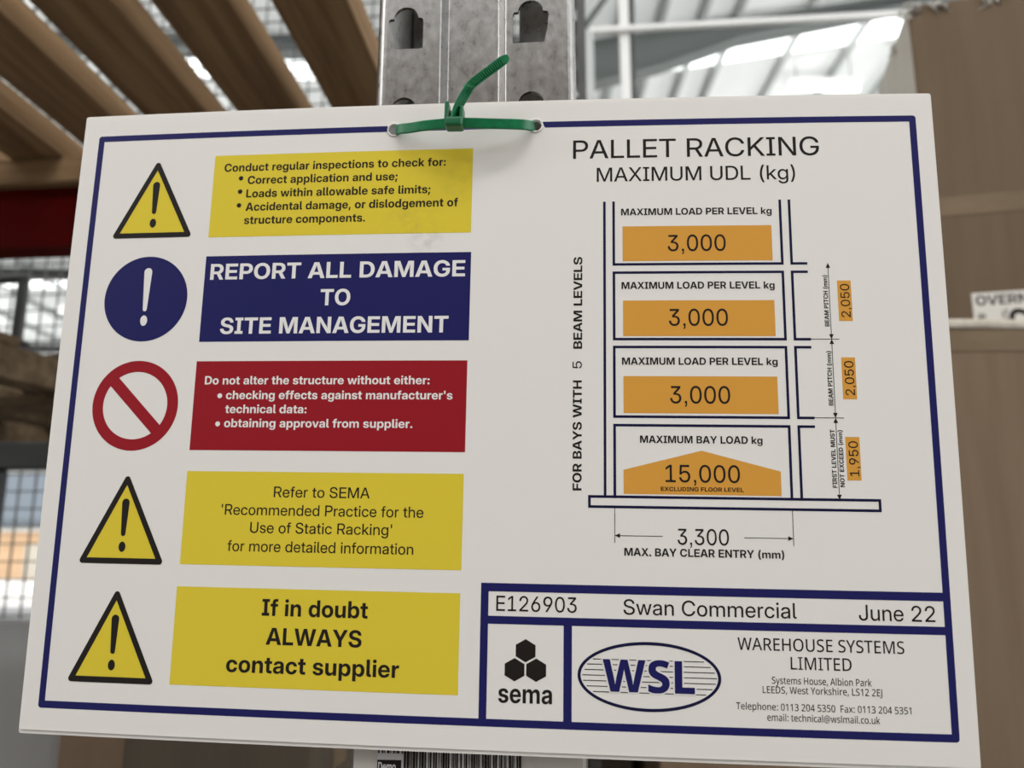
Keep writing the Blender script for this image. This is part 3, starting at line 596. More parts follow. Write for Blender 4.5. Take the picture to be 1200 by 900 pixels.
'w':(830,'166,0 7,522 163,522 209,341 ~223,286 ~249,164 262,102 243,102 ~256,164 ~285,285 300,341 348,522 482,522 530,341 ~544,285 ~573,164 587,102 568,102 ~580,164 ~606,285 619,341 665,522 823,522 664,0 510,0 451,204 ~442,234 ~426,299 ~410,365 401,397 429,397 ~421,365 ~404,299 ~388,233 379,204 319,0')},
'N':{' ':(260,''),
',':(259,'192,116 199,105 ~186,52 ~138,-74 113,-129 39,-129 ~53,-71 ~81,64 88,116'),
'.':(272,'69,58 ~69,96 ~107,128 135,128 ~164,128 ~203,96 203,58 ~203,20 ~164,-14 135,-14 ~107,-14 ~69,20'),
'0':(574,'527,358 ~527,271 ~500,135 ~443,40 ~351,-10 286,-10 ~205,-10 ~99,78 ~47,243 47,358 ~47,474 ~94,638 ~200,725 286,725 ~367,725 ~474,638 ~527,474|148,358 ~148,263 ~175,138 ~235,75 286,75 ~337,75 ~397,137 ~425,263 425,358 ~425,452 ~397,577 ~337,640 286,640 ~235,640 ~175,577 ~148,452'),
'1':(574,'368,0 268,0 268,481 ~268,507 ~269,549 ~271,587 272,607 ~257,591 ~231,569 212,553 136,491 83,558 283,714 368,714'),
'2':(574,'524,0 46,0 46,80 231,267 ~285,322 ~357,404 ~394,480 394,526 ~394,581 ~327,638 275,638 ~225,638 ~148,602 106,569 52,636 ~80,661 ~148,701 ~229,724 278,724 ~345,724 ~443,677 ~496,592 496,533 ~496,477 ~451,379 ~367,283 311,228 174,94 174,90 524,90'),
'3':(574,'497,549 ~497,500 ~460,430 ~392,385 348,376 348,372 ~434,362 ~519,275 519,203 ~519,142 ~460,45 ~338,-10 242,-10 ~184,-10 ~88,8 44,29 44,121 ~89,99 ~192,74 239,74 ~332,74 ~413,144 413,206 ~413,249 ~368,301 ~282,326 219,326 153,326 153,410 220,410 ~278,410 ~355,442 ~395,500 395,537 ~395,587 ~328,640 271,640 ~234,640 ~172,624 ~121,598 96,582 47,650 ~86,680 ~199,724 274,724 ~386,724 ~497,626'),
'4':(574,'554,159 454,159 454,0 355,0 355,159 20,159 20,242 352,717 454,717 454,246 554,246|355,453 ~355,477 ~356,519 ~358,557 ~359,590 360,605 356,605 ~348,585 ~325,543 314,528 117,246 355,246'),
'5':(574,'281,442 ~353,442 ~459,391 ~518,297 518,229 ~518,155 ~454,47 ~334,-10 248,-10 ~192,-10 ~95,10 61,29 61,121 ~97,100 ~200,75 247,75 ~298,75 ~373,106 ~415,172 415,221 ~415,287 ~332,358 244,358 ~216,358 ~146,348 125,343 77,372 104,714 468,714 468,624 190,624 174,431 ~191,434 ~246,442'),
':':(271,'68,57 ~68,96 ~107,128 135,128 ~163,128 ~202,96 202,57 ~202,20 ~163,-14 135,-14 ~107,-14 ~68,20|68,480 ~68,520 ~107,551 135,551 ~163,551 ~202,520 202,480 ~202,442 ~163,409 135,409 ~107,409 ~68,442'),
'@':(899,'843,359 ~843,312 ~822,224 ~777,153 ~713,110 669,110 ~624,110 ~569,160 562,193 556,193 ~538,157 ~469,110 417,110 ~339,110 ~255,213 255,297 ~255,363 ~308,465 ~405,523 472,523 ~516,523 ~603,508 627,498 617,295 ~617,279 ~616,262 616,258 ~616,209 ~651,177 674,177 ~703,177 ~744,227 ~766,310 766,360 ~766,450 ~693,577 ~564,644 481,644 ~398,644 ~268,591 ~181,494 ~135,363 135,285 ~135,189 ~204,55 ~337,-16 434,-16 ~494,-16 ~608,11 653,28 653,-46 ~609,-64 ~500,-87 435,-87 ~315,-87 ~146,1 ~56,166 56,282 ~56,375 ~114,533 ~224,650 ~382,715 481,715 ~560,715 ~692,666 ~790,573 ~843,441|340,296 ~340,233 ~390,177 431,177 ~485,177 ~532,259 536,327 542,445 ~529,449 ~492,454 473,454 ~425,454 ~366,408 ~340,336'),
'A':(650,'541,0 462,210 185,210 106,0 0,0 273,717 376,717 649,0|359,503 ~356,513 ~341,558 ~328,607 324,621 ~319,600 ~307,555 ~295,517 291,503 216,300 433,300'),
'D':(731,'671,365 ~671,245 ~581,82 ~415,0 298,0 94,0 94,714 318,714 ~427,714 ~585,634 ~671,480|563,362 ~563,453 ~503,570 ~389,627 307,627 197,627 197,87 288,87 ~425,87 ~563,225'),
'E':(555,'497,0 94,0 94,714 497,714 497,625 197,625 197,416 479,416 479,329 197,329 197,89 497,89'),
'F':(522,'197,0 94,0 94,714 496,714 496,625 197,625 197,387 478,387 478,299 197,299'),
'H':(744,'649,0 546,0 546,328 198,328 198,0 94,0 94,714 198,714 198,417 546,417 546,714 649,714'),
'I':(372,'40,0 40,64 140,64 140,650 40,650 40,714 332,714 332,650 232,650 232,64 332,64 332,0'),
'J':(283,'-1,-194 ~-26,-194 ~-64,-187 -78,-182 -78,-96 ~-62,-100 ~-26,-106 -6,-106 ~20,-106 ~64,-85 ~91,-34 91,10 91,714 194,714 194,18 ~194,-55 ~145,-150 ~58,-194'),
'L':(531,'94,0 94,714 197,714 197,90 505,90 505,0'),
'M':(915,'409,0 185,612 181,612 ~183,592 ~186,529 ~189,455 189,418 189,0 94,0 94,714 243,714 454,139 458,139 672,714 820,714 820,0 720,0 720,423 ~720,458 ~722,528 ~726,590 727,611 723,611 497,0'),
'O':(783,'723,358 ~723,275 ~681,140 ~598,42 ~474,-10 392,-10 ~307,-10 ~182,43 ~100,140 ~60,276 60,359 ~60,469 ~132,633 ~280,725 393,725 ~502,725 ~649,634 ~723,469|168,358 ~168,271 ~216,146 ~316,78 392,78 ~469,78 ~567,146 ~615,271 615,358 ~615,488 ~509,636 393,636 ~316,636 ~216,569 ~168,445'),
'P':(608,'291,714 ~430,714 ~559,603 559,502 ~559,457 ~530,375 ~465,310 ~355,273 276,273 197,273 197,0 94,0 94,714|283,627 197,627 197,360 265,360 ~328,360 ~412,387 ~454,448 454,498 ~454,562 ~372,627'),
'R':(629,'296,714 ~386,714 ~503,669 ~560,578 560,510 ~560,455 ~520,379 ~456,333 420,319 617,0 498,0 328,291 197,291 197,0 94,0 94,714|291,627 197,627 197,375 296,375 ~377,375 ~454,441 454,505 ~454,549 ~419,602 ~347,627'),
'S':(553,'507,194 ~507,131 ~446,40 ~330,-10 249,-10 ~208,-10 ~135,-2 ~75,14 50,25 50,122 ~89,105 ~197,78 253,78 ~303,78 ~371,104 ~404,153 404,185 ~404,218 ~375,263 ~304,303 241,325 ~181,348 ~100,404 ~59,483 59,539 ~59,597 ~118,680 ~223,724 292,724 ~352,724 ~452,701 492,683 461,597 ~422,613 ~335,636 289,636 ~247,636 ~190,611 ~162,568 162,539 ~162,505 ~192,460 ~259,423 316,401 ~378,378 ~463,324 ~507,250'),
'T':(560,'332,0 229,0 229,625 12,625 12,714 548,714 548,625 332,625'),
'U':(734,'646,256 ~646,180 ~585,59 ~460,-10 364,-10 ~229,-10 ~88,136 88,257 88,714 191,714 191,257 ~191,171 ~279,78 369,78 ~430,78 ~507,123 ~543,204 543,258 543,714 646,714'),
'W':(944,'930,714 742,0 634,0 504,448 ~498,468 ~487,511 ~477,553 ~470,585 469,594 ~467,585 ~462,553 ~452,511 ~441,467 435,446 308,0 200,0 12,714 118,714 225,288 ~230,266 ~240,221 ~250,176 ~256,134 259,115 ~262,137 ~270,183 ~281,233 ~293,281 299,303 417,714 521,714 643,301 ~650,278 ~662,228 ~673,180 ~681,134 684,115 ~687,140 ~697,198 ~711,259 719,289 825,714'),
'Y':(578,'289,374 467,714 578,714 341,277 341,0 238,0 238,273 0,714 112,714'),
'a':(569,'294,547 ~393,547 ~490,459 490,365 490,0 417,0 398,76 394,76 ~371,47 ~322,8 ~259,-10 214,-10 ~166,-10 ~89,25 ~45,97 45,152 ~45,233 ~170,320 300,324 391,327 391,356 ~391,419 ~335,468 285,468 ~244,468 ~168,443 134,427 103,501 ~140,521 ~239,547|315,257 ~221,253 ~149,200 149,152 ~149,109 ~201,69 241,69 ~305,69 ~390,140 390,213 390,260'),
'b':(619,'184,577 ~184,543 ~180,485 178,467 184,467 ~206,501 ~285,547 347,547 ~445,547 ~565,407 565,269 ~565,177 ~511,52 ~412,-10 346,-10 ~284,-10 ~206,35 184,66 176,66 156,0 83,0 83,760 184,760|325,465 ~272,465 ~210,424 ~184,340 184,274 184,268 ~184,173 ~245,73 327,73 ~394,73 ~461,175 461,270 ~461,367 ~395,465'),
'c':(487,'302,-10 ~230,-10 ~117,48 ~53,171 53,266 ~53,365 ~121,490 ~236,548 309,548 ~352,548 ~430,531 455,518 425,436 ~400,446 ~336,462 308,462 ~257,462 ~190,418 ~157,332 157,267 ~157,205 ~190,119 ~255,76 303,76 ~347,76 ~416,95 445,109 445,22 ~417,7 ~350,-10'),
'e':(571,'295,548 ~365,548 ~467,489 ~521,379 521,305 521,248 157,248 ~159,163 ~245,73 322,73 ~373,73 ~453,92 495,110 495,26 ~455,7 ~373,-10 316,-10 ~239,-10 ~120,52 ~53,175 53,265 ~53,355 ~114,481 ~223,548|295,469 ~236,469 ~166,393 159,324 419,324 ~419,367 ~392,432 ~338,469'),
'h':(625,'184,551 ~184,527 ~180,482 178,465 185,465 ~202,493 ~253,529 ~316,547 350,547 ~413,547 ~501,506 ~546,420 546,350 546,0 445,0 445,338 ~445,402 ~391,465 332,465 ~276,465 ~211,420 ~184,335 184,273 184,0 83,0 83,760 184,760'),
'i':(266,'184,538 184,0 83,0 83,538|134,742 ~157,742 ~192,714 192,682 ~192,652 ~157,623 134,623 ~110,623 ~76,652 76,682 ~76,714 ~110,742'),
'k':(550,'183,375 ~183,357 ~179,301 178,280 182,280 ~188,289 ~212,319 ~236,350 245,360 410,538 527,538 313,308 542,0 422,0 244,243 183,191 183,0 83,0 83,760 183,760'),
'l':(266,'184,0 83,0 83,760 184,760'),
'm':(943,'682,548 ~773,548 ~864,455 864,350 864,0 764,0 764,339 ~764,402 ~714,465 661,465 ~587,465 ~523,376 523,291 523,0 423,0 423,339 ~423,381 ~401,437 ~355,465 319,465 ~268,465 ~209,420 ~184,335 184,273 184,0 83,0 83,538 163,538 178,466 183,466 ~199,493 ~248,530 ~309,548 342,548 ~404,548 ~486,505 506,460 511,460 ~538,505 ~630,548'),
'n':(625,'352,548 ~446,548 ~546,455 546,350 546,0 446,0 446,338 ~446,402 ~391,465 332,465 ~248,465 ~184,366 184,273 184,0 83,0 83,538 163,538 177,465 183,465 ~201,493 ~253,530 ~317,548'),
'o':(609,'556,270 ~556,203 ~521,99 ~455,27 ~361,-10 303,-10 ~249,-10 ~158,27 ~91,99 ~53,203 53,270 ~53,360 ~114,483 ~228,548 306,548 ~380,548 ~492,483 ~556,360|157,270 ~157,209 ~188,120 ~254,72 305,72 ~356,72 ~422,120 ~452,209 452,270 ~452,332 ~421,419 ~356,466 304,466 ~227,466 ~157,362'),
'p':(619,'348,548 ~446,548 ~565,409 565,270 ~565,179 ~510,53 ~412,-10 346,-10 ~306,-10 ~243,12 ~199,46 184,66 178,66 ~180,49 ~184,-2 184,-22 184,-240 83,-240 83,538 165,538 179,466 184,466 ~199,488 ~244,526 ~306,548|325,465 ~274,465 ~213,425 ~185,347 184,287 184,270 ~184,207 ~210,119 ~273,73 327,73 ~373,73 ~432,124 ~461,213 461,271 ~461,361 ~394,465'),
'r':(420,'343,548 ~358,548 ~393,545 406,542 394,449 ~381,452 ~350,456 335,456 ~306,456 ~251,432 ~208,388 ~184,325 184,284 184,0 83,0 83,538 163,538 176,441 181,441 ~197,471 ~245,520 ~307,548'),
's':(484,'439,151 ~439,99 ~388,27 ~291,-10 223,-10 ~167,-10 ~84,7 51,24 51,113 ~86,96 ~179,70 224,70 ~286,70 ~342,109 342,142 ~342,161 ~321,191 ~264,222 212,242 ~161,262 ~89,302 ~50,359 50,403 ~50,473 ~163,548 254,548 ~304,548 ~390,529 429,511 397,434 ~362,449 ~286,469 249,469 ~199,469 ~146,437 146,409 ~146,389 ~171,360 ~230,332 281,312 ~331,293 ~402,252 ~439,195'),
't':(373,'273,72 ~294,72 ~336,79 350,84 350,8 ~334,0 ~280,-10 252,-10 ~209,-10 ~136,20 ~92,93 92,159 92,461 17,461 17,507 95,545 132,660 193,660 193,538 346,538 346,461 193,461 193,163 ~193,116 ~238,72'),
'u':(625,'542,538 542,0 461,0 446,71 442,71 ~425,43 ~371,7 ~307,-10 272,-10 ~209,-10 ~122,31 ~77,118 77,186 77,538 179,538 179,199 ~179,136 ~234,73 291,73 ~348,73 ~414,117 ~441,203 441,264 441,538'),
'w':(802,'438,295 ~430,323 ~415,378 ~405,425 402,440 398,440 ~396,425 ~385,377 ~371,322 362,294 271,1 159,1 11,539 114,539 185,262 ~192,234 ~206,174 ~217,120 218,100 222,100 ~225,113 ~233,151 ~242,192 ~253,232 257,247 347,539 457,539 543,247 ~550,224 ~565,171 ~576,120 578,100 582,100 ~584,119 ~595,172 ~609,233 617,262 689,539 790,539 641,1 525,1'),
'x':(542,'208,275 25,538 140,538 271,342 402,538 516,538 332,275 525,0 411,0 271,208 130,0 16,0'),
'y':(523,'1,538 108,538 221,232 ~230,207 ~246,161 ~258,117 262,96 266,96 ~271,121 ~295,195 308,232 415,538 523,538 293,-69 ~273,-121 ~220,-198 ~144,-240 90,-240 ~65,-240 ~29,-235 16,-232 16,-152 ~27,-154 ~58,-158 75,-158 ~106,-158 ~150,-135 ~182,-92 192,-63 217,-1')},
'K':{'L':(570,'81,0 81,714 253,714 253,140 535,140 535,0'),
'S':(571,'535,212 ~535,152 ~476,51 ~354,-10 260,-10 ~213,-10 ~140,-1 ~77,18 45,33 45,187 ~99,160 ~215,130 264,130 ~298,130 ~342,147 ~364,177 364,196 ~364,219 ~337,249 ~277,280 227,302 ~172,326 ~93,381 ~51,461 51,521 ~51,587 ~117,678 ~234,724 312,724 ~379,724 ~488,695 532,675 479,541 ~435,561 ~346,586 307,586 ~277,586 ~239,571 ~221,544 221,528 ~221,507 ~248,476 ~311,443 365,420 ~419,397 ~495,342 ~535,268'),
'W':(1016,'1002,714 823,0 623,0 540,344 ~538,355 ~529,398 ~518,449 ~510,496 508,512 ~507,496 ~498,449 ~488,398 ~479,355 476,343 393,0 194,0 14,714 181,714 266,340 ~270,325 ~280,276 ~290,223 ~299,173 302,155 ~305,183 ~317,253 ~332,325 ~346,388 351,410 428,714 589,714 664,410 ~670,388 ~684,324 ~699,251 ~711,181 714,155 ~717,180 ~730,250 ~744,318 749,339 835,714')}}
# ------------------------------------------------------------------ the hall
RACK_YAW = math.radians(-5.0)
RACK_O = Vector((-0.019, 0.378, 0.0))
RX = Matrix.Translation(RACK_O) @ Matrix.Rotation(RACK_YAW, 4, 'Z')

structure('floor', MB().box(-30, 26, -6, 30, -0.2, 0.0), M['floor'])
structure('ground_outside', MB().box(-140, 60, 30, 150, -0.25, -0.05), M['yard'])

wb = MB()
wb.box(-30, -23, 29.9, 30.1, 0, 10.5)
wb.box(-13.5, 26, 29.9, 30.1, 0, 11.5)
wb.box(-23, -13.5, 29.9, 30.1, 4.7, 10.5)
structure('wall_back', wb, M['wall'])
structure('light_block_left', MB().box(-8.2, -8.0, -2.8, 11.0, 0, 3.2), M['card_dark'])  # unseen screen added to block light coming from the left
structure('light_block_front', MB().box(-4.5, 3.5, -3.0, -2.8, 0, 4.6), M['card_dark'])  # unseen, added behind the camera for dark reflections in the upright
dj = MB()
dj.box(-23.15, -22.95, 29.75, 29.9, 0, 4.8, 0.02).box(-13.55, -13.35, 29.75, 29.9, 0, 4.8, 0.02).box(-23.15, -13.35, 29.75, 29.9, 4.62, 4.85, 0.02)
structure('trim_1', dj, M['grey_steel'])
wn = MB().box(-23.0, -13.5, 29.82, 29.86, 2.75, 4.64)
structure('sky_dimmer_1', wn, M['sky_tint'])  # pane added to dim the sky in the upper doorway
structure('trim_2', MB().box(-23.0, -13.5, 29.78, 29.88, 2.65, 2.75, 0.01), M['grey_steel'])


def roof_z(x):
    return 8.2 + (x - 1.0) * 0.166 if x > 1.0 else 8.2 + (1.0 - x) * 0.02


ceil = empty('ceiling', (0, 0, 0), kind='structure')
rs = MB()
for (xa, xb) in ((-30.0, 1.0), (1.0, 26.0)):
    ya = -2.0
    for (y0, y1) in ((-2.0, 1.9), (2.7, 9.85), (10.6, 18.95), (20.4, 26.6), (27.6, 30.1)):
        za, zb = roof_z(xa), roof_z(xb)
        rs.add([(xa, y0, za), (xb, y0, zb), (xb, y1, zb), (xa, y1, za), (xa, y0, za + .06), (xb, y0, zb + .06), (xb, y1, zb + .06), (xa, y1, za + .06)],
               [(0, 1, 2, 3), (4, 5, 6, 7), (0, 1, 5, 4), (1, 2, 6, 5), (2, 3, 7, 6), (3, 0, 4, 7)])
rs.build('roof_sheet', M['roof'], ceil)
for (y0, y1) in ((1.9, 2.7), (9.85, 10.6), (18.95, 20.4), (26.6, 27.6)):
    sk = MB()
    for (xa, xb) in ((-30.0, 1.0), (1.0, 26.0)):
        za, zb = roof_z(xa), roof_z(xb)
        sk.add([(xa, y0, za), (xb, y0, zb), (xb, y1, zb), (xa, y1, za), (xa, y0, za + .03), (xb, y0, zb + .03), (xb, y1, zb + .03), (xa, y1, za + .03)],
               [(0, 1, 2, 3), (4, 5, 6, 7), (0, 1, 5, 4), (1, 2, 6, 5), (2, 3, 7, 6), (3, 0, 4, 7)])
    sk.build('skylight', M['skylight'], ceil)
for x in (-16, -14.5, -13, -11.5, -10, -8.6, -7.2, -5.8, -4.6, -3.4, -2.2, -1.2, -0.3, 0.55, 1.4, 1.9, 2.44, 2.91, 3.88, 4.82, 5.8, 6.8, 7.9, 9.0, 10.2, 11.5, 13, 14.5):
    z = roof_z(x)
    MB().box(x - .028, x + .028, 2.8, 30, z - .13, z - .002).build('purlin', M['purlin'], ceil)
for y in (1.4, 9.5, 18.6, 26.0):
    rf = MB()
    for (xa, da, xb, db) in ((-30, .22, -1.0, .22), (-1.0, .22, 0.5, .62), (0.5, .62, 1.0, .60), (1.0, .60, 1.9, .50), (1.9, .50, 2.9, .28), (2.9, .28, 5.2, .17), (5.2, .17, 26, .17)):
        za, zb = roof_z(xa) - .13, roof_z(xb) - .13
        for (w, ta, tb, ba, bb) in ((.012, 0, 0, da, db), (.11, 0, 0, .03, .03), (.11, da - .03, db - .03, da, db)):
            v = []
            for yy in (y - w, y + w):
                v += [(xa, yy, za - ta), (xb, yy, zb - tb), (xb, yy, zb - bb), (xa, yy, za - ba)]
            rf.add(v, [(0, 1, 2, 3), (4, 5, 6, 7), (0, 1, 5, 4), (1, 2, 6, 5), (2, 3, 7, 6), (3, 0, 4, 7)])
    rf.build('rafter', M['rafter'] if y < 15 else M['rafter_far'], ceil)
MB().bar((1.35, 7.9, roof_z(1.35) - .2), (.75, 9.3, roof_z(.9) - .25), .05, .05).build('brace', M['rafter'], ceil)

# hanging tube lights far down the hall
for (x, y, z, L, lab) in ((4.55, 10.9, 8.33, 1.0, 'lit tube lamp hanging below the white roof between sign and tall carton'),
                          (-10.9, 20.0, 7.75, 1.1, 'lit tube lamp glimpsed beside the sign under the red beam')):
    t = empty('tube_lamp', (x, y, z), 0, lab, 'lamp')
    MB().tube([(-L / 2, 0, 0), (L / 2, 0, 0)], .045, 12).build('lit_tube', M['tube'], t, True)
    MB().box(-L / 2 - .04, L / 2 + .04, -.07, .07, .07, .13, .01).build('batten', M['white_steel'], t)
    for sx in (-.4, .4):
        hz = roof_z(x + sx) - z
        MB().tube([(sx, 0, .12), (sx, 0, hz)], .006, 6).build('hanger', M['dark'], t)

# building across the yard
bd = empty('warehouse_building', (-45, 78, -0.05), 0, 'tan warehouse with a white roof across the yard, seen through the doorway', 'building')
MB().box(-30, 26, 0, 20, 0, 4.2).build('wall', M['tan'], bd)
MB().box(-31, 27, -.8, 21, 4.2, 5.4, .2).build('roof', M['roof'], bd)
for k in range(4):
    MB().box(-24 + k * 12, -18 + k * 12, -.06, .0, .1, 3.1).build('shutter', M['card_edge'], bd)

# tall white frame of the racking further down the hall
fr = empty('storage_rack', RX @ Vector((0, 0, 0)), RACK_YAW, 'white steel storage rack with a long top rail beyond the grey upright', 'storage rack')
Y5 = 4.66
MB().box(.14, 3.6, Y5 - .02, Y5 + .02, 5.10, 5.14, .006).build('top_rail', M['white_steel'], fr)
MB().box(.105, .165, Y5 - .03, Y5 + .03, 0, 5.10, .006).build('post', M['grey_steel'], fr)
MB().box(.345, .41, Y5 + .03, Y5 + .09, 0, 7.9, .006).build('post', M['white_steel'], fr)
MB().box(3.5, 3.57, Y5 - .03, Y5 + .03, 0, 5.10, .006).build('post', M['white_steel'], fr)
dp = MB().tube([RX @ Vector((.50, Y5 + 1.8, 0)), RX @ Vector((.56, Y5 + 1.8, 8.0))], .04, 10).build('drain_pipe', M['dark'])
tag(dp, 'thin black vertical pipe behind the white frame post', 'pipe')

# ------------------------------------------------------------------ wire mesh behind the rack bay
wm = empty('wire_mesh_panel', RX @ Vector((0, 2.15, 0)), RACK_YAW, 'dark wire mesh guard panel behind the pallets, left of the sign', 'mesh panel')
g = MB()
x = -2.2
while x < -.1:
    g.box(x - .0023, x + .0023, -.0023, .0023, .55, 3.9)
    x += .055
z = .55
while z < 3.9:
    g.box(-2.2, -.12, -.0069, -.0023, z - .0023, z + .0023)
    z += .055
g.build('wire_grid', M['galv_dull'], wm)
for xx in (-2.22, -.1):
    MB().box(xx - .02, xx + .02, -.02, .02, 0, 3.92, .003).build('post', M['galv_dull'], wm)
for zz in (.55, 3.9):
    MB().box(-2.22, -.1, -.015, .015, zz - .015, zz + .015, .003).build('rail', M['galv_dull'], wm)

# ------------------------------------------------------------------ rack frame: steel uprights with keyhole slots
PITCH_Z = 0.0518
SLOT0 = 1.8817          # top of the slot row seen above the sign


def slot(side):
    """keyhole slot outline (mm) measured from its top; outer edge tapers, inner edge is straight"""
    if side < 0:
        xo, xi, xb = -45.2, -27.0, -41.2
    else:
        xo, xi, xb = 37.9, 19.4, 35.6
    cx = (xo + xi) / 2
    s = -1 if side < 0 else 1
    dome = [(cx - s * 6.4 * math.cos(math.radians(a)), -6.4 + 6.4 * math.sin(math.radians(a))) for a in range(0, 181, 18)]
    return [(xi, -24.3), (xi, -8.0), (xi + s * .8, -6.6)] + dome + [(xo - s * .6, -6.7), (xo, -8.0), (xb + s * 1.6, -16), (xb, -24.3)]


def upright_mesh(z0, z1):
    mb = MB()
    n0 = int(math.floor((z0 - SLOT0) / PITCH_Z))
    k0 = int(math.ceil((z0 - SLOT0 + .03) / PITCH_Z))
    k1 = int(math.floor((z1 - SLOT0 - .03) / PITCH_Z))
    zs = SLOT0 + k0 * PITCH_Z - .038
    ze = SLOT0 + k1 * PITCH_Z + .0138
    for (xa, xb, side) in ((-46, -18.5, -1), (16.5, 46, 1)):
        V, F = fill([rect(xa, xb, -38.0, 13.8), slot(side)], None, True)
        for k in range(k0, k1 + 1):
            zt = SLOT0 + k * PITCH_Z
            mb.add([(x / 1000, 0, zt + y / 1000) for x, y in V], F)
    prof = [(-36, 78), (-49.5, 78), (-51.5, 76), (-51.5, 5)] + [(-51.5 + 5.5 - 5.5 * math.cos(math.radians(a)), 5 - 5 * math.sin(math.radians(a))) for a in (15, 30, 45, 60, 75)] + [(-46, 0)]
    mid = []
    for (xa, xb, s) in ((-18.5, -14.0, 1), (11.0, 16.5, -1)):
        seg = [(xa + (xb - xa) * t, 6 * (.5 - .5 * math.cos(math.pi * t)) if s > 0 else 6 * (.5 + .5 * math.cos(math.pi * t))) for t in [k / 12 for k in range(13)]]
        mid += seg
    end = [(46, 0)] + [(46 + 5 * math.sin(math.radians(a)), 5 - 5 * math.cos(math.radians(a))) for a in (15, 30, 45, 60, 75)] + [(51, 5), (51, 76), (49, 78), (17, 78)]
    for pr in (prof, mid, end):
        vs = [(x / 1000, y / 1000, z) for z in (zs, ze) for x, y in pr]
        n = len(pr)
        mb.add(vs, [(i, i + 1, n + i + 1, n + i) for i in range(n - 1)])
    return mb


frame = empty('rack_upright', RACK_O, RACK_YAW, 'galvanized steel pallet rack upright with keyhole slots behind the sign', 'rack upright')
post = upright_mesh(0.02, 3.6).build('front_post', M['galv'], frame)
bm = bmesh.new()
bm.from_mesh(post.data)
bmesh.ops.remove_doubles(bm, verts=bm.verts, dist=2e-5)
bm.normal_update()
flip = []
for f in bm.faces:
    c = f.calc_center_median()
    if f.normal.x * c.x + f.normal.y * (c.y - .04) < 0:
        flip.append(f)
bmesh.ops.reverse_faces(bm, faces=flip)
bm.to_mesh(post.data)
bm.free()
sol = post.modifiers.new('thickness', 'SOLIDIFY')
sol.thickness = 0.002
sol.offset = -1.0
rear = bpy.data.objects.new('rear_post', post.data.copy())
COL.objects.link(rear)
rear.parent = frame
rear.location = (.016, 1.0, 0)
rear.rotation_euler = (0, 0, math.pi)
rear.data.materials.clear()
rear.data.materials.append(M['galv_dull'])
sol2 = rear.modifiers.new('thickness', 'SOLIDIFY')
sol2.thickness = 0.002
sol2.offset = -1.0
for (za, zb) in ((.3, 1.1), (1.1, .3 + 1.6), (2.55, 3.3)):
    MB().bar((0.0, .07, za), (0.0, .93, zb), .03, .04, (1, 0, 0), .003).build('brace', M['galv_dull'], frame)
for xx, yy in ((0, .04), (0, .96)):
    MB().box(xx - .06, xx + .06, yy - .06, yy + .06, 0, .012, .002).build('foot_plate', M['galv_dull'], frame)
# barcode card stuck on the front of the upright below the sign
card = MB().box(-.0492, .0494, -.0009, -.0003, 1.44, 1.572, .0002).build('barcode_card', M['paper'], frame)
card['label'] = 'pale barcode card stuck on the upright'
MB().box(-.0387, .0229, -.0011, -.0009, 1.485, 1.562).build('barcode_strip', M['paper_white'], card)
bc = MB()
rb = random.Random(11)
x = -.0385
while x < .0222:
    w = rb.choice((.00032, .00032, .00065, .00065, .00098))
    bc.box(x, x + w, -.0013, -.00115, 1.488 if x > -.028 else 1.519, 1.56)
    x += w + rb.choice((.00035, .00035, .0007, .001))
bc.build('bars', M['black'], card)
MB().box(-.0387, -.0283, -.00135, -.0011, 1.5115, 1.5163).build('name_tag', M['black'], card)

# red beams of the bay left of the upright
beam = empty('rack_beam', RX @ Vector((0, .895, 2.117)), RACK_YAW, 'dark red rack beam crossing left of the sign below the overhead pallet', 'rack beam')
bb = MB()
prof = [(-.025, 0), (.025, 0), (.025, .113), (-.012, .113), (-.012, .088), (-.025, .088)]
n = 6
bb.add([(xx, y, z) for xx in (-2.7, -.052) for y, z in prof], [[i, (i + 1) % n, n + (i + 1) % n, n + i] for i in range(n)] + [list(range(n)), [n + i for i in range(n)][::-1]])
bb.build('box_section', M['beam_red'], beam)
MB().box(-.056, -.050, -.03, .035, -.05, .112, .001).build('end_connector', M['beam_red'], beam)
b2 = dup(beam, RX @ Vector((0, .03, 2.117)), RACK_YAW, 'red front rack beam overhead, out of the picture above the pallet front')

# ------------------------------------------------------------------ pallets
def pallet(loc, rz, label, xs, wb, y0, y1, x0, x1, seed=3):
    r_ = random.Random(seed)
    t = empty('wooden_pallet', loc, rz, label, 'pallet')
    for xx in xs:
        dz = r_.uniform(-.002, .002)
        bw = wb + r_.uniform(-.004, .004)
        MB().box(xx, xx + bw, y0 + r_.uniform(-.01, .01), y1 + r_.uniform(-.012, .006), .046 + .002 + dz, .094 + dz, .002).build('deck_board', M['wood'], t)
    for yy in ((y0 + .03), (y0 + y1) / 2 - .14, (y1 - .11)):
        MB().box(x0, x1, yy, yy + .07, 0, .046, .002).build('stringer', M['wood_side'], t)
    return t


pallet(RX @ Vector((0, 0, 2.230)), RACK_YAW, 'empty wooden slatted pallet overhead at upper left of the sign',
       [-1.228, -1.077, -.927, -.776, -.6255, -.475, -.325], .1, -.16, .97, -1.26, -.225)

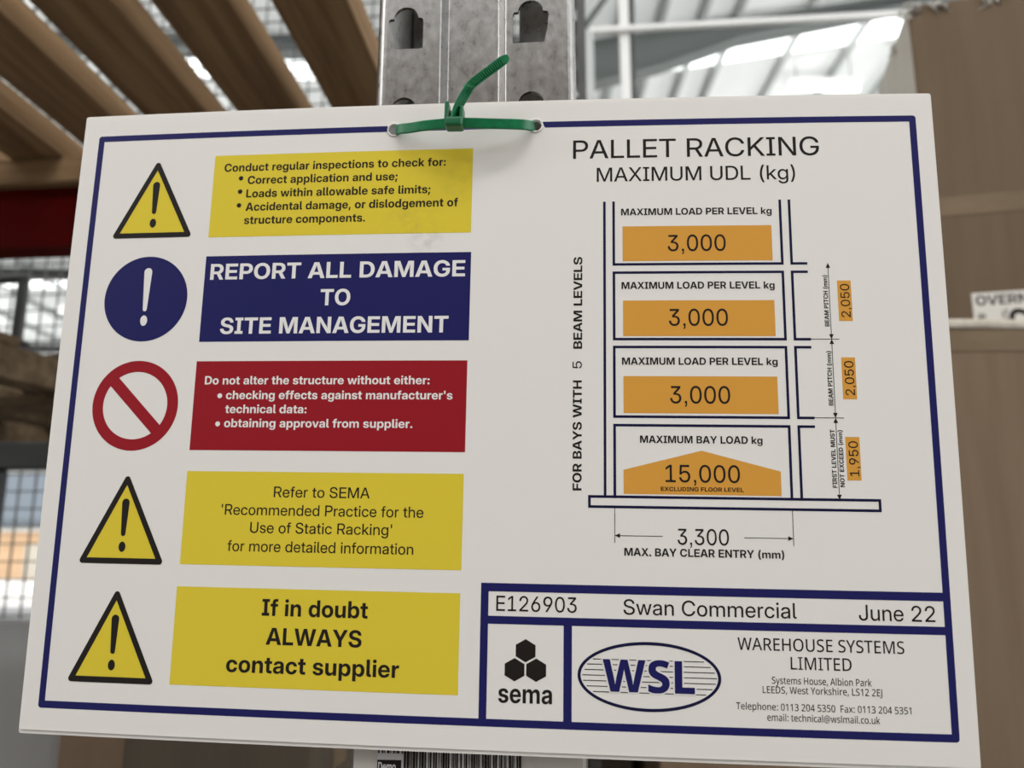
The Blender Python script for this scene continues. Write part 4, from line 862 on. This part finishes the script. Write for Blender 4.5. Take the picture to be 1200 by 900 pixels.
# second pallet further left, on a dark beam and post
PY = math.radians(-15.5)
p2 = empty('wooden_pallet', (-0.954, 1.5, 1.915), PY, 'shade-darkened wooden pallet left of the sign below the red beam, seen from underneath', 'pallet')
for xx in (-.075, -.42, -.80):
    MB().box(xx, xx + .07, -.5, .95, .02, .085, .003).build('stringer', M['wood_shade'], p2)
for k in range(7):
    yy = -.5 + k * .222
    MB().box(-.80, -.004, yy, yy + .10, .085, .105, .002).build('deck_board', M['wood_shade'], p2)
for yy in (-.5, .16, .84):
    MB().box(-.80, -.012, yy, yy + .10, 0, .02, .002).build('bottom_board', M['wood_shade'], p2)
lb = MB().bar((-2.6, 2.38, 1.879), (-.72, 2.22, 1.879), .07, .072, (0, 0, 1), .004).build('rack_beam', M['dark'])
tag(lb, 'dark rack beam carrying the lower pallet left of the sign', 'rack beam')
lp = empty('steel_post', (-1.44, 2.285, 0), RACK_YAW, 'black steel post under the dark beam at the left edge', 'post')
MB().box(-.05, .035, -.03, .03, .012, 1.843, .005).build('shaft', M['dark'], lp)
MB().box(-.09, .08, -.07, .07, 0, .012, .002).build('foot_plate', M['dark'], lp)

# open dark frame crate on that pallet
cr = empty('handle_frame', (-1.13, 1.60, 2.02), RACK_YAW, 'dark metal handle frame standing on the lower pallet at the left edge', 'frame')
ha = MB()
ha.bar((-.30, 0, .02), (-.30, 0, .135), .020, .020, (0, 1, 0), .004).bar((.148, 0, .0), (.148, 0, .130), .018, .020, (0, 1, 0), .004)
ha.bar((-.31, 0, .135), (.157, 0, .135), .020, .018, (0, 0, 1), .005)
ha.build('hoop', M['dark'], cr)
MB().box(-.33, .157, -.03, .03, 0, .010, .003).build('base', M['dark'], cr)

# grey sheeted load, lower left
gl = empty('sheeted_load', (-1.35, 1.62, 0), RACK_YAW, 'grey sheeted load with a sagging top at the lower left edge', 'load')
gs = MB()
NX, NY = 22, 14
rows = []
for j in range(NY + 1):
    for i in range(NX + 1):
        u, v = i / NX, j / NY
        xx = -.7 + 1.27 * u
        yy = .52 * v
        zz = 1.448 + .16 * (u - .42) ** 2 - .05 * math.sin(math.pi * v) + .006 * math.sin(17 * u + 5 * v)
        gs.v.append(Vector((xx, yy, zz)))
for j in range(NY):
    for i in range(NX):
        a = j * (NX + 1) + i
        gs.f.append([a, a + 1, a + NX + 2, a + NX + 1])
ring = [i for i in range(NX + 1)] + [j * (NX + 1) + NX for j in range(1, NY + 1)] + [NY * (NX + 1) + i for i in range(NX - 1, -1, -1)] + [j * (NX + 1) for j in range(NY - 1, 0, -1)]
top = len(gs.v)
for lvl, zz, off in ((0, 1.40, .018), (1, .9, .025), (2, .16, .03)):
    for q, idx in enumerate(ring):
        p = gs.v[idx]
        cx, cy = -.065, .26
        gs.v.append(Vector((p.x + math.copysign(off, p.x - cx), p.y + math.copysign(off, p.y - cy) * .6 + .006 * math.sin(q * 1.3), min(zz, p.z - .04) if lvl == 0 else zz)))
L_ = len(ring)
prev = ring
for lvl in range(3):
    cur = [top + lvl * L_ + q for q in range(L_)]
    for q in range(L_):
        gs.f.append([prev[q], prev[(q + 1) % L_], cur[(q + 1) % L_], cur[q]])
    prev = cur
gs.f.append(prev)
gs.build('sheet', M['grey'], gl, True)
for yy in (.05, .38):
    MB().box(-.68, .55, yy, yy + .1, 0, .16, .004).build('skid', M['wood_side'], gl)


# ------------------------------------------------------------------ cartons
def carton(loc, rz, w, d, h, label, m='card', tape_front=None, name='cardboard_carton', seam=True):
    """closed carton: origin at the front lower left corner; flaps meet in a seam on top, taped"""
    t = empty(name, loc, rz, label, 'carton')
    MB().box(0, w, 0, d, 0, h - .003, .004, 2).build('carton_body', M[m], t)
    fl = MB()
    fl.box(.002, w - .002, .002, d / 2 - .0015, h - .003, h, .0008)
    fl.box(.002, w - .002, d / 2 + .0015, d - .002, h - .003, h, .0008)
    fl.build('top_flaps', M[m], t)
    if seam:
        tp = MB()
        tp.box(-.0006, w + .0006, d / 2 - .024, d / 2 + .024, h + .0002, h + .0006)
        tp.box(-.0006, -.0002, d / 2 - .024, d / 2 + .024, h - .09, h + .0006)
        tp.box(w + .0002, w + .0006, d / 2 - .024, d / 2 + .024, h - .09, h + .0006)
        tp.build('seam_tape', M['tape'], t)
    if tape_front:
        z0, z1 = tape_front
        MB().box(-.0007, w + .0007, -.0009, -.0002, z0, z1).build('tape_band', M['tape'], t)
    return t


# tall carton, right of the sign, and the one standing on it
D = carton((.210, 1.262, 0), math.radians(-2.0), .92, .62, 1.953, 'large tall brown carton filling the right edge below the shipping label', seam=False)
edge = MB()
pe = []
for k in range(25):
    u = k / 24
    xx = .40 + .52 * u
    pe.append((xx, -.004 + .003 * math.sin(3 * u), 1.9603 - .012 * max(0, u - .25) * 1.6 - (.030 * ((u - .55) / .45) ** 2 if u > .55 else 0)))
edge.ribbon(pe, [(0, 0, 1)] * 25, 0.0145, .004)
edge.build('torn_flap_edge', M['card_edge'], D, True)
tp = MB()
tp.box(.0, .921, -.0012, -.0003, 1.916, 1.9535)
tp.box(.785, .835, -.0017, -.0012, 1.83, 1.952)
tp.build('edge_tape', M['tape'], D)

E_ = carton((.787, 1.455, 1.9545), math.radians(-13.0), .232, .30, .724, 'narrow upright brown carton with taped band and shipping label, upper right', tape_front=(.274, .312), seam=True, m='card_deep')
rw = random.Random(5)
for (cx, cy, n_, sx, sz) in ((.004, .0, 9, .03, .03), (.06, -.002, 4, .03, .010), (.165, .0, 5, .05, .012), (.226, .02, 5, .02, .03), (-.004, .12, 5, .012, .04)):
    wr = MB()
    for q in range(n_):
        a = (cx + rw.uniform(-.5, .5) * sx, cy + rw.uniform(-.006, .002), .719 + rw.uniform(-.8, .2) * sz)
        k = 5
        pts = [(a[0] + rw.uniform(-.0045, .0045) * i, a[1] - .002 + rw.uniform(-.003, .003), a[2] + rw.uniform(-.006, .004) * i) for i in range(k)]
        wr.ribbon(pts, [(rw.uniform(-1, 1), rw.uniform(-.3, .3), rw.uniform(.2, 1)) for _ in range(k)], [.003, .006, .008, .005, .002], .0005)
    wr.build('crumpled_film', M['wrap'], E_, True)
MB().box(-.0012, -.0003, .004, .296, .01, .716).build('pale_side_sheet', M['side_pale'], E_)  # paler sheet over the carton's left side
lab = MB().box(.052, .222, -.0012, -.0003, .016, .121).build('shipping_label', M['paper'], E_)
lab['label'] = 'white shipping label with black print'

# cartons at the foot of the picture
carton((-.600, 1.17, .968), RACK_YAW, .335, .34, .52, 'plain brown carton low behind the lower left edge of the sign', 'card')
carton((-.398, .905, .968), RACK_YAW, .198, .20, .50, 'shaded grey brown carton under the sign, left of the barcode card', 'card_shade')
carton((.02, 1.47, 0), RACK_YAW, .178, .30, 1.46, 'shaded grey brown carton under the sign, right of the barcode card', 'card_shade')
b3 = dup(beam, RX @ Vector((0, .895, .757)), RACK_YAW, 'red rear rack beam carrying the low cartons, below the picture')
b4 = dup(beam, RX @ Vector((0, .03, .757)), RACK_YAW, 'red front rack beam carrying the low cartons, below the picture')
pallet(RX @ Vector((0, 0, .870)), RACK_YAW, 'wooden pallet under the low cartons, below the picture', [-.63 + k * .112 for k in range(5)], .1, .10, 1.22, -.63, -.078, 9)

# ------------------------------------------------------------------ the sign
# sign coordinates: u right, v up (mm from its centre), w towards the viewer
_R = Matrix(((0.99606826, -0.01660712, 0.08701855), (0.00152752, 0.98534541, 0.17056403), (-0.08857591, -0.1697605, 0.98149665)))
_t = Vector((-13.41367, 9.73154, 369.80145))
_S = Matrix.Diagonal((1, -1, -1))
_Rs = _S @ _R @ _S
SIGN_M = CAM_M @ (Matrix.Translation((_S @ _t) / 1000.0) @ _Rs.to_4x4())


def bow(u, v):
    return -(0.875 * u * u + 0.556 * v * v) * 1e-4


sign = empty('load_sign', (0, 0, 0), 0, 'white rack load notice board with navy border tied to the upright by green strap', 'sign')
sign.matrix_world = SIGN_M


class Ink:
    """flat shapes on the bowed sheet"""

    def __init__(s, layer):
        s.w = layer
        s.mb = MB()

    def put(s, V, F):
        s.mb.add([(u / 1000, v / 1000, (bow(u, v) + s.w) / 1000) for u, v in V], F)
        return s

    def shape(s, contours, evenodd=True, step=5.0):
        return s.put(*fill(contours, step, evenodd))

    def text(s, *a, **k):
        return s.put(*text2d(*a, **k))

    def dot(s, u, v, r):
        return s.put(*fill([arc(u, v, r, 0, 360, 20)[:-1]]))

    def build(s, name, m, parent=None):
        me = bpy.data.meshes.new(name)
        me.from_pydata([tuple(p) for p in s.mb.v], [], s.mb.f)
        me.update()
        me.materials.append(M[m])
        o = bpy.data.objects.new(name, me)
        COL.objects.link(o)
        o.parent = parent or sign
        return o


HOLES = ((-45.6, 133.9), (22.5, 134.1))
HR = 2.55


def slab(name, out, holes, w0, w1, m, parent):
    """bowed sheet with thickness and real holes"""
    V, F = fill([out] + holes, 4.5, True)
    mb = MB()
    n = len(V)
    mb.add([(u / 1000, v / 1000, (bow(u, v) + w1) / 1000) for u, v in V], F)
    mb.add([(u / 1000, v / 1000, (bow(u, v) + w0) / 1000) for u, v in V], [f[::-1] for f in F])
    cnt = {}
    for f in F:
        for i in range(3):
            e = (f[i], f[(i + 1) % 3])
            cnt[tuple(sorted(e))] = cnt.get(tuple(sorted(e)), []) + [e]
    for e in cnt.values():
        if len(e) == 1:
            a, b = e[0]
            mb.f.append([b, a, n + a, n + b])
    return mb.build(name, M[m], parent)


hl = [arc(u, v, HR, 0, 360, 28)[:-1] for u, v in HOLES]
slab('backing_board', rrect(-205, 204.4, -147.0, 147.2, 1.2), hl, -1.6, -0.45, 'backing', sign)
slab('printed_face', rrect(-204.7, 204.1, -145.3, 145.9, 1.2), hl, -0.45, 0.0, 'white', sign)
for (u, v) in HOLES:
    r_ = MB()
    pts = []
    for k in range(33):
        a = 2 * math.pi * k / 32
        pts.append(((u + 3.1 * math.cos(a)) / 1000, (v + 3.1 * math.sin(a)) / 1000, (bow(u, v) + .1) / 1000))
    r_.tube(pts, .00042, 8, False)
    r_.build('hole_rim', M['backing'], sign, True)

L1, L2, L3 = 0.05, 0.10, 0.15
# border and title block rules
V_, F_ = fill([rrect(-196.5, 196.6, -135.8, 136.0, 1.4), rect(-193.5, 193.6, -132.7, 133.0)] + [], 3.0, True)
bo = Ink(L1)
F_ = [f for f in F_ if all(math.hypot(sum(V_[i][0] for i in f) / 3 - u, sum(V_[i][1] for i in f) / 3 - v) > 3.3 for u, v in HOLES)]
bo.put(V_, F_)
bo.build('border', 'navy')
tb = Ink(L1 + .01)
for r in ((1.4, 4.7, -133.2, -77.0), (4.6, 194.0, -80.5, -77.0), (4.6, 194.0, -94.0, -90.7), (37.0, 40.5, -133.2, -93.8)):
    tb.shape([rect(*r)])
title = tb.build('title_block', 'navy')

# warning triangles
def rounded_tri(apex, bl, br, r):
    """triangle outline whose stroke has rounded joins: offset circles joined"""
    P = [Vector(apex), Vector(bl), Vector(br)]
    c = sum(P, Vector((0, 0))) / 3
    out = []
    for i in range(3):
        p, a, b = P[i], P[i - 1], P[(i + 1) % 3]
        d1 = (p - a).normalized()
        d2 = (b - p).normalized()
        n1 = Vector((d1.y, -d1.x))
        n2 = Vector((d2.y, -d2.x))
        if n1.dot(p - c) < 0:
            n1 = -n1
        if n2.dot(p - c) < 0:
            n2 = -n2
        a1 = math.atan2(n1.y, n1.x)
        a2 = math.atan2(n2.y, n2.x)
        da = (a2 - a1 + math.pi) % (2 * math.pi) - math.pi
        out += [(p.x + r * math.cos(a1 + da * k / 6), p.y + r * math.sin(a1 + da * k / 6)) for k in range(7)]
    return out


def bang(ink, u, vt, vb, wt, wb, dv, drx, dry):
    """exclamation mark: tapered bar with round ends, and its dot"""
    ink.shape([arc(u, vt - wt / 2, wt / 2, 0, 180, 10) + arc(u, vb + wb / 2, wb / 2, 180, 360, 10)], True, None)
    ink.shape([[(u + drx * math.cos(a * math.pi / 12), dv + dry * math.sin(a * math.pi / 12)) for a in range(24)]], True, None)


def warning(va, vb):
    k = 1.15                       # half of the black stroke
    apex, bl, br = (-163.6, va - 2.2), (-182.0, vb + 1.3), (-144.9, vb + 1.3)
    t = Ink(L1).shape([[apex, bl, br]]).build('warning_triangle', 'yellow')
    ol = Ink(L2)
    ol.shape([rounded_tri(apex, bl, br, 1.35), rounded_tri(apex, bl, br, 1.35) and [(apex[0], apex[1] - 2.6), (bl[0] + 2.0, bl[1] + 1.2), (br[0] - 2.0, br[1] + 1.2)]], True, 4.0)
    o = ol.build('triangle_outline', 'black', t)
    ex = Ink(L2)
    H_ = va - vb
    bang(ex, -163.4, vb + H_ * .725, vb + H_ * .305, 3.6, 2.2, vb + H_ * .187, 1.65, 2.3)
    ex.build('exclamation_mark', 'black', t)


for va, vb in ((121.6, 82.0), (-32.2, -72.4), (-83.7, -124.0)):
    warning(va, vb)

ms = Ink(L1).shape([arc(-163.3, 51.4, 20.95, 0, 360, 72)[:-1]]).build('mandatory_disc', 'navy')
ex = Ink(L2)
bang(ex, -163.2, 66.6, 45.2, 4.0, 2.0, 40.6, 1.75, 2.55)
ex.build('exclamation_mark', 'white_ink', ms)

ph = Ink(L1)
ph.shape([arc(-163.5, -0.1, 21.2, 0, 360, 80)[:-1], arc(-163.5, -0.1, 15.9, 0, 360, 72)[:-1]])
c45 = math.sqrt(.5)
h_ = 2.75
ph.shape([[(-163.5 + (s * 16.4 * c45 + t * h_ * c45), -0.1 + (-s * 16.4 * c45 + t * h_ * c45)) for s, t in ((-1, -1), (1, -1), (1, 1), (-1, 1))]])
ph.build('prohibition_ring', 'red_ink')


# notice panels
def panel(u0, u1, v0, v1, m, ink, lines, bullets=(), name='notice_panel'):
    p = Ink(L1).shape([rect(u0, u1, v0, v1)]).build(name, m)
    t = Ink(L2)
    for ln in lines:
        t.text(*ln)
    for (u, v, r) in bullets:
        t.dot(u, v, r)
    t.build('lettering', ink, p)
    return p


panel(-134.4, -7.1, 81.4, 123.3, 'yellow_worn', 'black', [
    ('B', 'Conduct regular inspections to check for:', -129.2, -20.0, 114.8, 4.15),
    ('B', 'Correct application and use;', -116.9, -43.0, 108.1, 4.15),
    ('B', 'Loads within allowable safe limits;', -117.1, -26.9, 101.2, 4.15),
    ('B', 'Accidental damage, or dislodgement of', -116.9, -13.6, 94.4, 4.15),
    ('B', 'structure components.', -117.1, -57.7, 87.7, 4.15)],
    [(-120.4, 111.2, 1.15), (-120.3, 104.3, 1.15), (-120.3, 97.3, 1.15)])
panel(-134.6, -6.7, 30.0, 71.9, 'navy', 'white_ink', [
    ('B', 'REPORT ALL DAMAGE', -131.8, -9.3, 60.2, 7.8),
    ('B', 'TO', -77.1, -62.8, 47.0, 7.8),
    ('B', 'SITE MANAGEMENT', -124.7, -16.3, 33.7, 7.8)])
panel(-134.9, -7.1, -20.8, 20.7, 'red_ink', 'white_ink', [
    ('B', 'Do not alter the structure without either:', -130.1, -24.1, 9.7, 3.95),
    ('B', "checking effects against manufacturer's", -119.3, -13.4, 2.8, 3.95),
    ('B', 'technical data:', -119.2, -80.5, -3.7, 3.95),
    ('B', 'obtaining approval from supplier.', -119.2, -31.2, -10.2, 3.95)],
    [(-122.3, 4.4, 1.15), (-122.3, -8.7, 1.15)])
panel(-135.1, -7.4, -72.0, -30.4, 'yellow', 'black', [
    ('R', 'Refer to SEMA', -93.4, -49.3, -41.7, 4.75),
    ('R', "'Recommended Practice for the", -117.4, -24.8, -49.8, 4.75),
    ('R', "Use of Static Racking'", -103.4, -38.6, -57.6, 4.75),
    ('R', 'for more detailed information', -113.4, -28.8, -65.8, 4.75)])
panel(-135.6, -7.6, -123.7, -81.7, 'yellow', 'black', [
    ('B', 'If in doubt', -95.5, -47.9, -93.3, 7.15),
    ('B', 'ALWAYS', -92.9, -50.1, -105.5, 7.15),
    ('B', 'contact supplier', -110.2, -33.2, -117.5, 7.15)])

# heading
hd = Ink(L1)
hd.text('R', 'PALLET RACKING', 40.1, 152.5, 116.9, 9.2)
hd.text('R', 'MAXIMUM UDL (kg)', 51.1, 141.2, 105.3, 6.9)
hd.build('heading_lettering', 'black')

# rack diagram
dg = Ink(L1)
lw = 1.15


def hline(u0, u1, v, w=lw):
    dg.shape([rect(u0 - w / 2, u1 + w / 2, v - w / 2, v + w / 2)])


def vline(u, v0, v1, w=lw):
    dg.shape([rect(u - w / 2, u + w / 2, v0 - w / 2, v1 + w / 2)])


vline(54.6, -39.5, 94.9)
for (vt, vb) in ((94.9, 65.2), (61.3, 30.4), (26.8, -4.5), (-8.3, -39.5)):
    vline(58.8, vb, vt)
    vline(133.8, vb, vt)
    vline(137.9, vb, vt)
    if vb > -30:
        hline(58.8, 133.8, vb)
        hline(137.9, 144.2, vb)
    if vt < 90:
        hline(58.8, 133.8, vt)
        hline(137.9, 144.2, vt)
dg.shape([rect(47.25, 170.85, -44.4, -38.9), rect(48.4, 169.7, -43.25, -40.05)])
diagram = dg.build('rack_diagram', 'navy_line')

dm = Ink(L1 + .02)
th_ = .28


def thin(u0, v0, u1, v1):
    if u0 == u1:
        dm.shape([rect(u0 - th_ / 2, u0 + th_ / 2, min(v0, v1), max(v0, v1))])
    else:
        dm.shape([rect(min(u0, u1), max(u0, u1), v0 - th_ / 2, v0 + th_ / 2)])


def head(u, v, du, dv, L=2.2, h=1.0):
    dm.shape([[(u, v), (u - du * L - dv * h, v - dv * L + du * h), (u - du * L + dv * h, v - dv * L - du * h)]], True, None)


thin(58.7, -44.0, 58.7, -59.1)
thin(58.7, -56.0, 79.0, -56.0)
head(58.7, -56.0, -1, 0)
dm.build('dimension_line', 'black', diagram)
dm = Ink(L1 + .02)
thin(133.8, -44.0, 133.8, -59.1)
thin(113.3, -56.0, 133.8, -56.0)
head(133.8, -56.0, 1, 0)
dm.build('dimension_line', 'black', diagram)
dm = Ink(L1 + .02)
thin(153.65, 65.3, 153.65, -39.5)
thin(144.3, 30.5, 157.0, 30.5)
thin(144.3, -4.4, 157.2, -4.4)
for (v, s) in ((65.3, 1), (30.5, -1), (30.5, 1), (-4.4, -1), (-4.4, 1), (-39.5, -1)):
    head(153.65, v, 0, s)
dm.build('dimension_line', 'black', diagram)

def caption(*a, **k):
    Ink(L1 + .02).text(*a, **k).build('caption_lettering', 'black', diagram)


for v in (88.65, 53.6, 18.75):
    caption('B', 'MAXIMUM LOAD PER LEVEL kg', 62.2, 130.0, v, 3.25)
caption('B', 'MAXIMUM BAY LOAD kg', 69.8, 122.3, -16.0, 3.2)
caption('B', 'MAX. BAY CLEAR ENTRY (mm)', 62.7, 129.7, -64.4, 3.3)
caption('R', '3,300', 85.3, 106.9, -59.35, 6.7)
caption('B', 'FOR BAYS WITH', -37.0, 11.6, 44.4, 3.9, rot=True)
caption('R', '5', 17.0, 20.3, 44.4, 4.1, rot=True)
caption('B', 'BEAM LEVELS', 26.0, 68.9, 44.5, 3.9, rot=True)
caption('B', 'BEAM PITCH (mm)', 36.2, 59.7, 153.0, 1.9, rot=True)
caption('B', 'BEAM PITCH (mm)', 1.0, 25.1, 153.0, 1.9, rot=True)
caption('B', 'FIRST LEVEL MUST', -34.4, -9.4, 152.9, 1.85, rot=True)
caption('B', 'NOT EXCEED (mm)', -34.0, -9.7, 156.1, 1.85, rot=True)

for (v0, v1, vb) in ((66.7, 83.3, 71.3), (31.8, 48.2, 36.5), (-2.9, 13.6, 1.5)):
    panel(62.8, 129.6, v0, v1, 'orange', 'black', [('R', '3,000', 83.1, 109.1, vb, 7.7)], name='load_plate')
bp = Ink(L1).shape([[(62.6, -38.2), (129.5, -38.2), (129.6, -27.8), (96.2, -19.2), (62.6, -27.8)]]).build('bay_load_plate', 'orange')
bl_ = Ink(L2)
bl_.text('R', '15,000', 80.6, 112.3, -32.9, 7.5)
bl_.text('B', 'EXCLUDING FLOOR LEVEL', 78.5, 113.7, -36.7, 1.75)
bl_.build('lettering', 'black', bp)
for (v0, v1, s, a, b) in ((38.7, 57.2, '2,050', 40.4, 55.6), (3.8, 22.3, '2,050', 5.5, 20.7), (-31.2, -12.6, '1,950', -29.4, -14.4)):
    p = Ink(L1).shape([rect(157.3, 163.2, v0, v1)]).build('dimension_plate', 'orange')
    Ink(L2).put(*text2d('R', s, a, b, 162.4, 3.95, rot=True)).build('lettering', 'black', p)

# title block lettering and emblems
tl = Ink(L1)
tl.text('R', 'E126903', 8.1, 42.5, -88.6, 6.35)
tl.text('R', 'Swan Commercial', 62.2, 133.9, -88.8, 6.3)
tl.text('R', 'June 22', 159.2, 190.0, -88.9, 6.35)
tl.text('N', 'WAREHOUSE SYSTEMS', 109.3, 176.8, -101.9, 5.0)
tl.text('N', 'LIMITED', 130.7, 155.3, -109.2, 5.0)
tl.text('N', 'Systems House, Albion Park', 122.9, 163.0, -115.0, 2.75)
tl.text('N', 'LEEDS, West Yorkshire, LS12 2EJ', 119.0, 167.0, -118.8, 2.75)
tl.text('N', 'Telephone: 0113 204 5350  Fax: 0113 204 5351', 108.1, 178.2, -125.5, 2.75)
tl.text('N', 'email: technical@wslmail.co.uk', 120.5, 165.6, -129.6, 2.75)
tl.build('title_lettering', 'black', title)

hx = Ink(L1)
for (u, v) in ((20.95, -104.7), (16.35, -112.55), (25.5, -112.5)):
    hx.shape([[(u + 4.75 * math.cos(math.radians(30 + 60 * k)) * 1.02, v + 4.75 * math.sin(math.radians(30 + 60 * k))) for k in range(6)]], True, None)
hx.text('B', 'sema', 9.6, 32.3, -126.0, 7.9)
hx.build('hexagon_emblem', 'black')

ov = Ink(L1)
ell = lambda a, b, n: [(72.6 + a * math.cos(2 * math.pi * k / n), -113.75 + b * math.sin(2 * math.pi * k / n)) for k in range(n)]
ov.shape([ell(29.7, 14.0, 96), ell(28.4, 12.7, 96)], True, 4.0)
oval = ov.build('oval_emblem', 'navy_line')
st = Ink(L1)
for (v, a, b) in ((-107.2, 49.4, 95.4), (-109.3, 46.9, 98.0), (-111.5, 45.8, 99.6), (-113.7, 44.9, 100.5), (-115.9, 45.2, 100.0), (-118.1, 46.7, 98.6), (-120.3, 49.4, 96.0)):
    st.shape([rect(a, b, v - .18, v + .18)])
st.build('emblem_stripes', 'black', oval)
wv = text2d('K', 'WSL', 53.4, 91.4, -120.1, 13.0)
halo = Ink(L2)
for (du, dv) in ((.7, 0), (-.7, 0), (0, .6), (0, -.6), (.5, .45), (-.5, .45), (.5, -.45), (-.5, -.45)):
    halo.w = L2 - .012 + .001 * (du + dv)
    halo.put([(u + du, v + dv) for u, v in wv[0]], wv[1])
halo.build('letter_halo', 'white', oval)
Ink(L3).put(*wv).build('lettering', 'navy', oval)


# ------------------------------------------------------------------ green cable tie
tie = empty('cable_tie', (0, 0, 0), 0, 'green plastic cable tie through the two holes at the top of the sign', 'cable tie')
tie.matrix_world = SIGN_M @ Matrix.Translation((-0.0148, 0.134, 0.0))


def tl_(u, v, w):
    return ((u + 14.8) / 1000, (v - 134.0) / 1000, w / 1000)


def smooth(P, n=6):
    out = []
    P = [Vector(p) for p in P]
    for i in range(len(P) - 1):
        p0, p1, p2, p3 = P[max(i - 1, 0)], P[i], P[i + 1], P[min(i + 2, len(P) - 1)]
        for k in range(n):
            t = k / n
            out.append(.5 * ((2 * p1) + (-p0 + p2) * t + (2 * p0 - 5 * p1 + 4 * p2 - p3) * t * t + (-p0 + 3 * p1 - 3 * p2 + p3) * t ** 3))
    out.append(P[-1])
    return out


loop = [(-14.8, 131.9, 8.0), (-28.0, 132.0, 6.2), (-37.2, 132.2, 3.6), (-42.5, 132.9, 1.4), (-44.2, 133.4, -2.0), (-44.4, 134.0, -14.0), (-38.0, 134.2, -28.0),
        (-11.0, 134.4, -31.0), (14.0, 134.4, -28.0), (20.6, 134.2, -14.0), (20.9, 133.7, -2.0), (19.4, 133.0, 1.6), (14.6, 132.2, 4.4), (4.0, 131.6, 6.8), (-6.0, 131.7, 7.8), (-14.8, 131.9, 8.0)]
pl = smooth([tl_(*p) for p in loop], 5)
MB().ribbon(pl, [(0, 1, .12)] * len(pl), .0049, .0014).build('strap', M['green'], tie)
hb = MB()
hb.box(-.0042, .0042, -.0054, -.0008, .0050, .0126, .0014, 3)
hb.box(-.0042, .0042, -.0050, .0050, .0050, .0074, .0010, 2)
hb.box(-.0044, -.0024, -.0040, .0072, .0054, .0122, .0010, 3)
hb.box(.0026, .0043, -.0040, .0048, .0054, .0118, .0008, 3)
hb.build('locking_head', M['green_dark'], tie)
tail = [(-14.9, 133.0, 9.4), (-13.9, 136.8, 10.2), (-11.4, 141.3, 11.2), (-8.9, 145.3, 12.2), (-7.6, 147.2, 12.8), (-6.2, 148.6, 13.0), (-2.6, 151.2, 13.6), (2.2, 154.6, 14.0), (6.4, 157.6, 14.5), (10.4, 160.4, 15.0)]
pt = smooth([tl_(*p) for p in tail], 5)
nt_ = len(pt)
wd = []
for i in range(nt_):
    T = (pt[min(i + 1, nt_ - 1)] - pt[max(i - 1, 0)]).normalized()
    d = Vector((-T.y, T.x, 0)).normalized()
    f = min(1.0, i / (nt_ * .45))
    wd.append((d + Vector((0, 0, 2.0 * (1 - f)))).normalized())
ws = [.0046] * (nt_ - 3) + [.0042, .0034, .0022]
MB().ribbon(pt, wd, ws, .0013).build('tail', M['green'], tie)
rg = MB()
for i in range(26, nt_ - 4):
    for fr_ in (0.0,):
        p = pt[i].lerp(pt[i + 1], fr_)
        T = (pt[i + 1] - pt[i]).normalized()
        d = Vector(wd[i])
        nrm = T.cross(d)
        if nrm.z < 0:
            nrm = -nrm
        q = p + nrm * .0011
        rg.bar(q - d * .0017, q + d * .0017, .0005, .0012, nrm)
rg.build('ridges', M['green'], tie)

# lettering on the barcode card and the shipping label
def flat_text(name, lines, m, parent, y):
    mb = MB()
    for ln in lines:
        V, F = text2d(*ln[:6], **(ln[6] if len(ln) > 6 else {}))
        mb.add([(a / 1000, y, b / 1000) for a, b in V], F)
    return mb.build(name, M[m], parent)


flat_text('tag_lettering', [('B', 'Demo', -38.2, -30.6, 1512.3, 3.2)], 'paper_white', card, -.00145)
flat_text('label_lettering', [('B', 'OVERN', 58.0, 144.0, 97.0, 18.5), ('B', '12', 14.0, 88.0, 160.0, 50.0, dict(rot=True))], 'black', lab, -.0014)
for (a, b, c, d) in ((58, 72, 46, 82), (98, 102, 50, 86), (104, 108, 40, 84)):
    sm = MB()
    z = c
    k = 0
    while z < d:
        sm.box(a / 1000, b / 1000, -.0014, -.0012, z / 1000, (z + 2.0 + (k % 3)) / 1000)
        z += 4.6 + (k * 7 % 3)
        k += 1
    sm.build('small_barcode', M['dark'], lab)
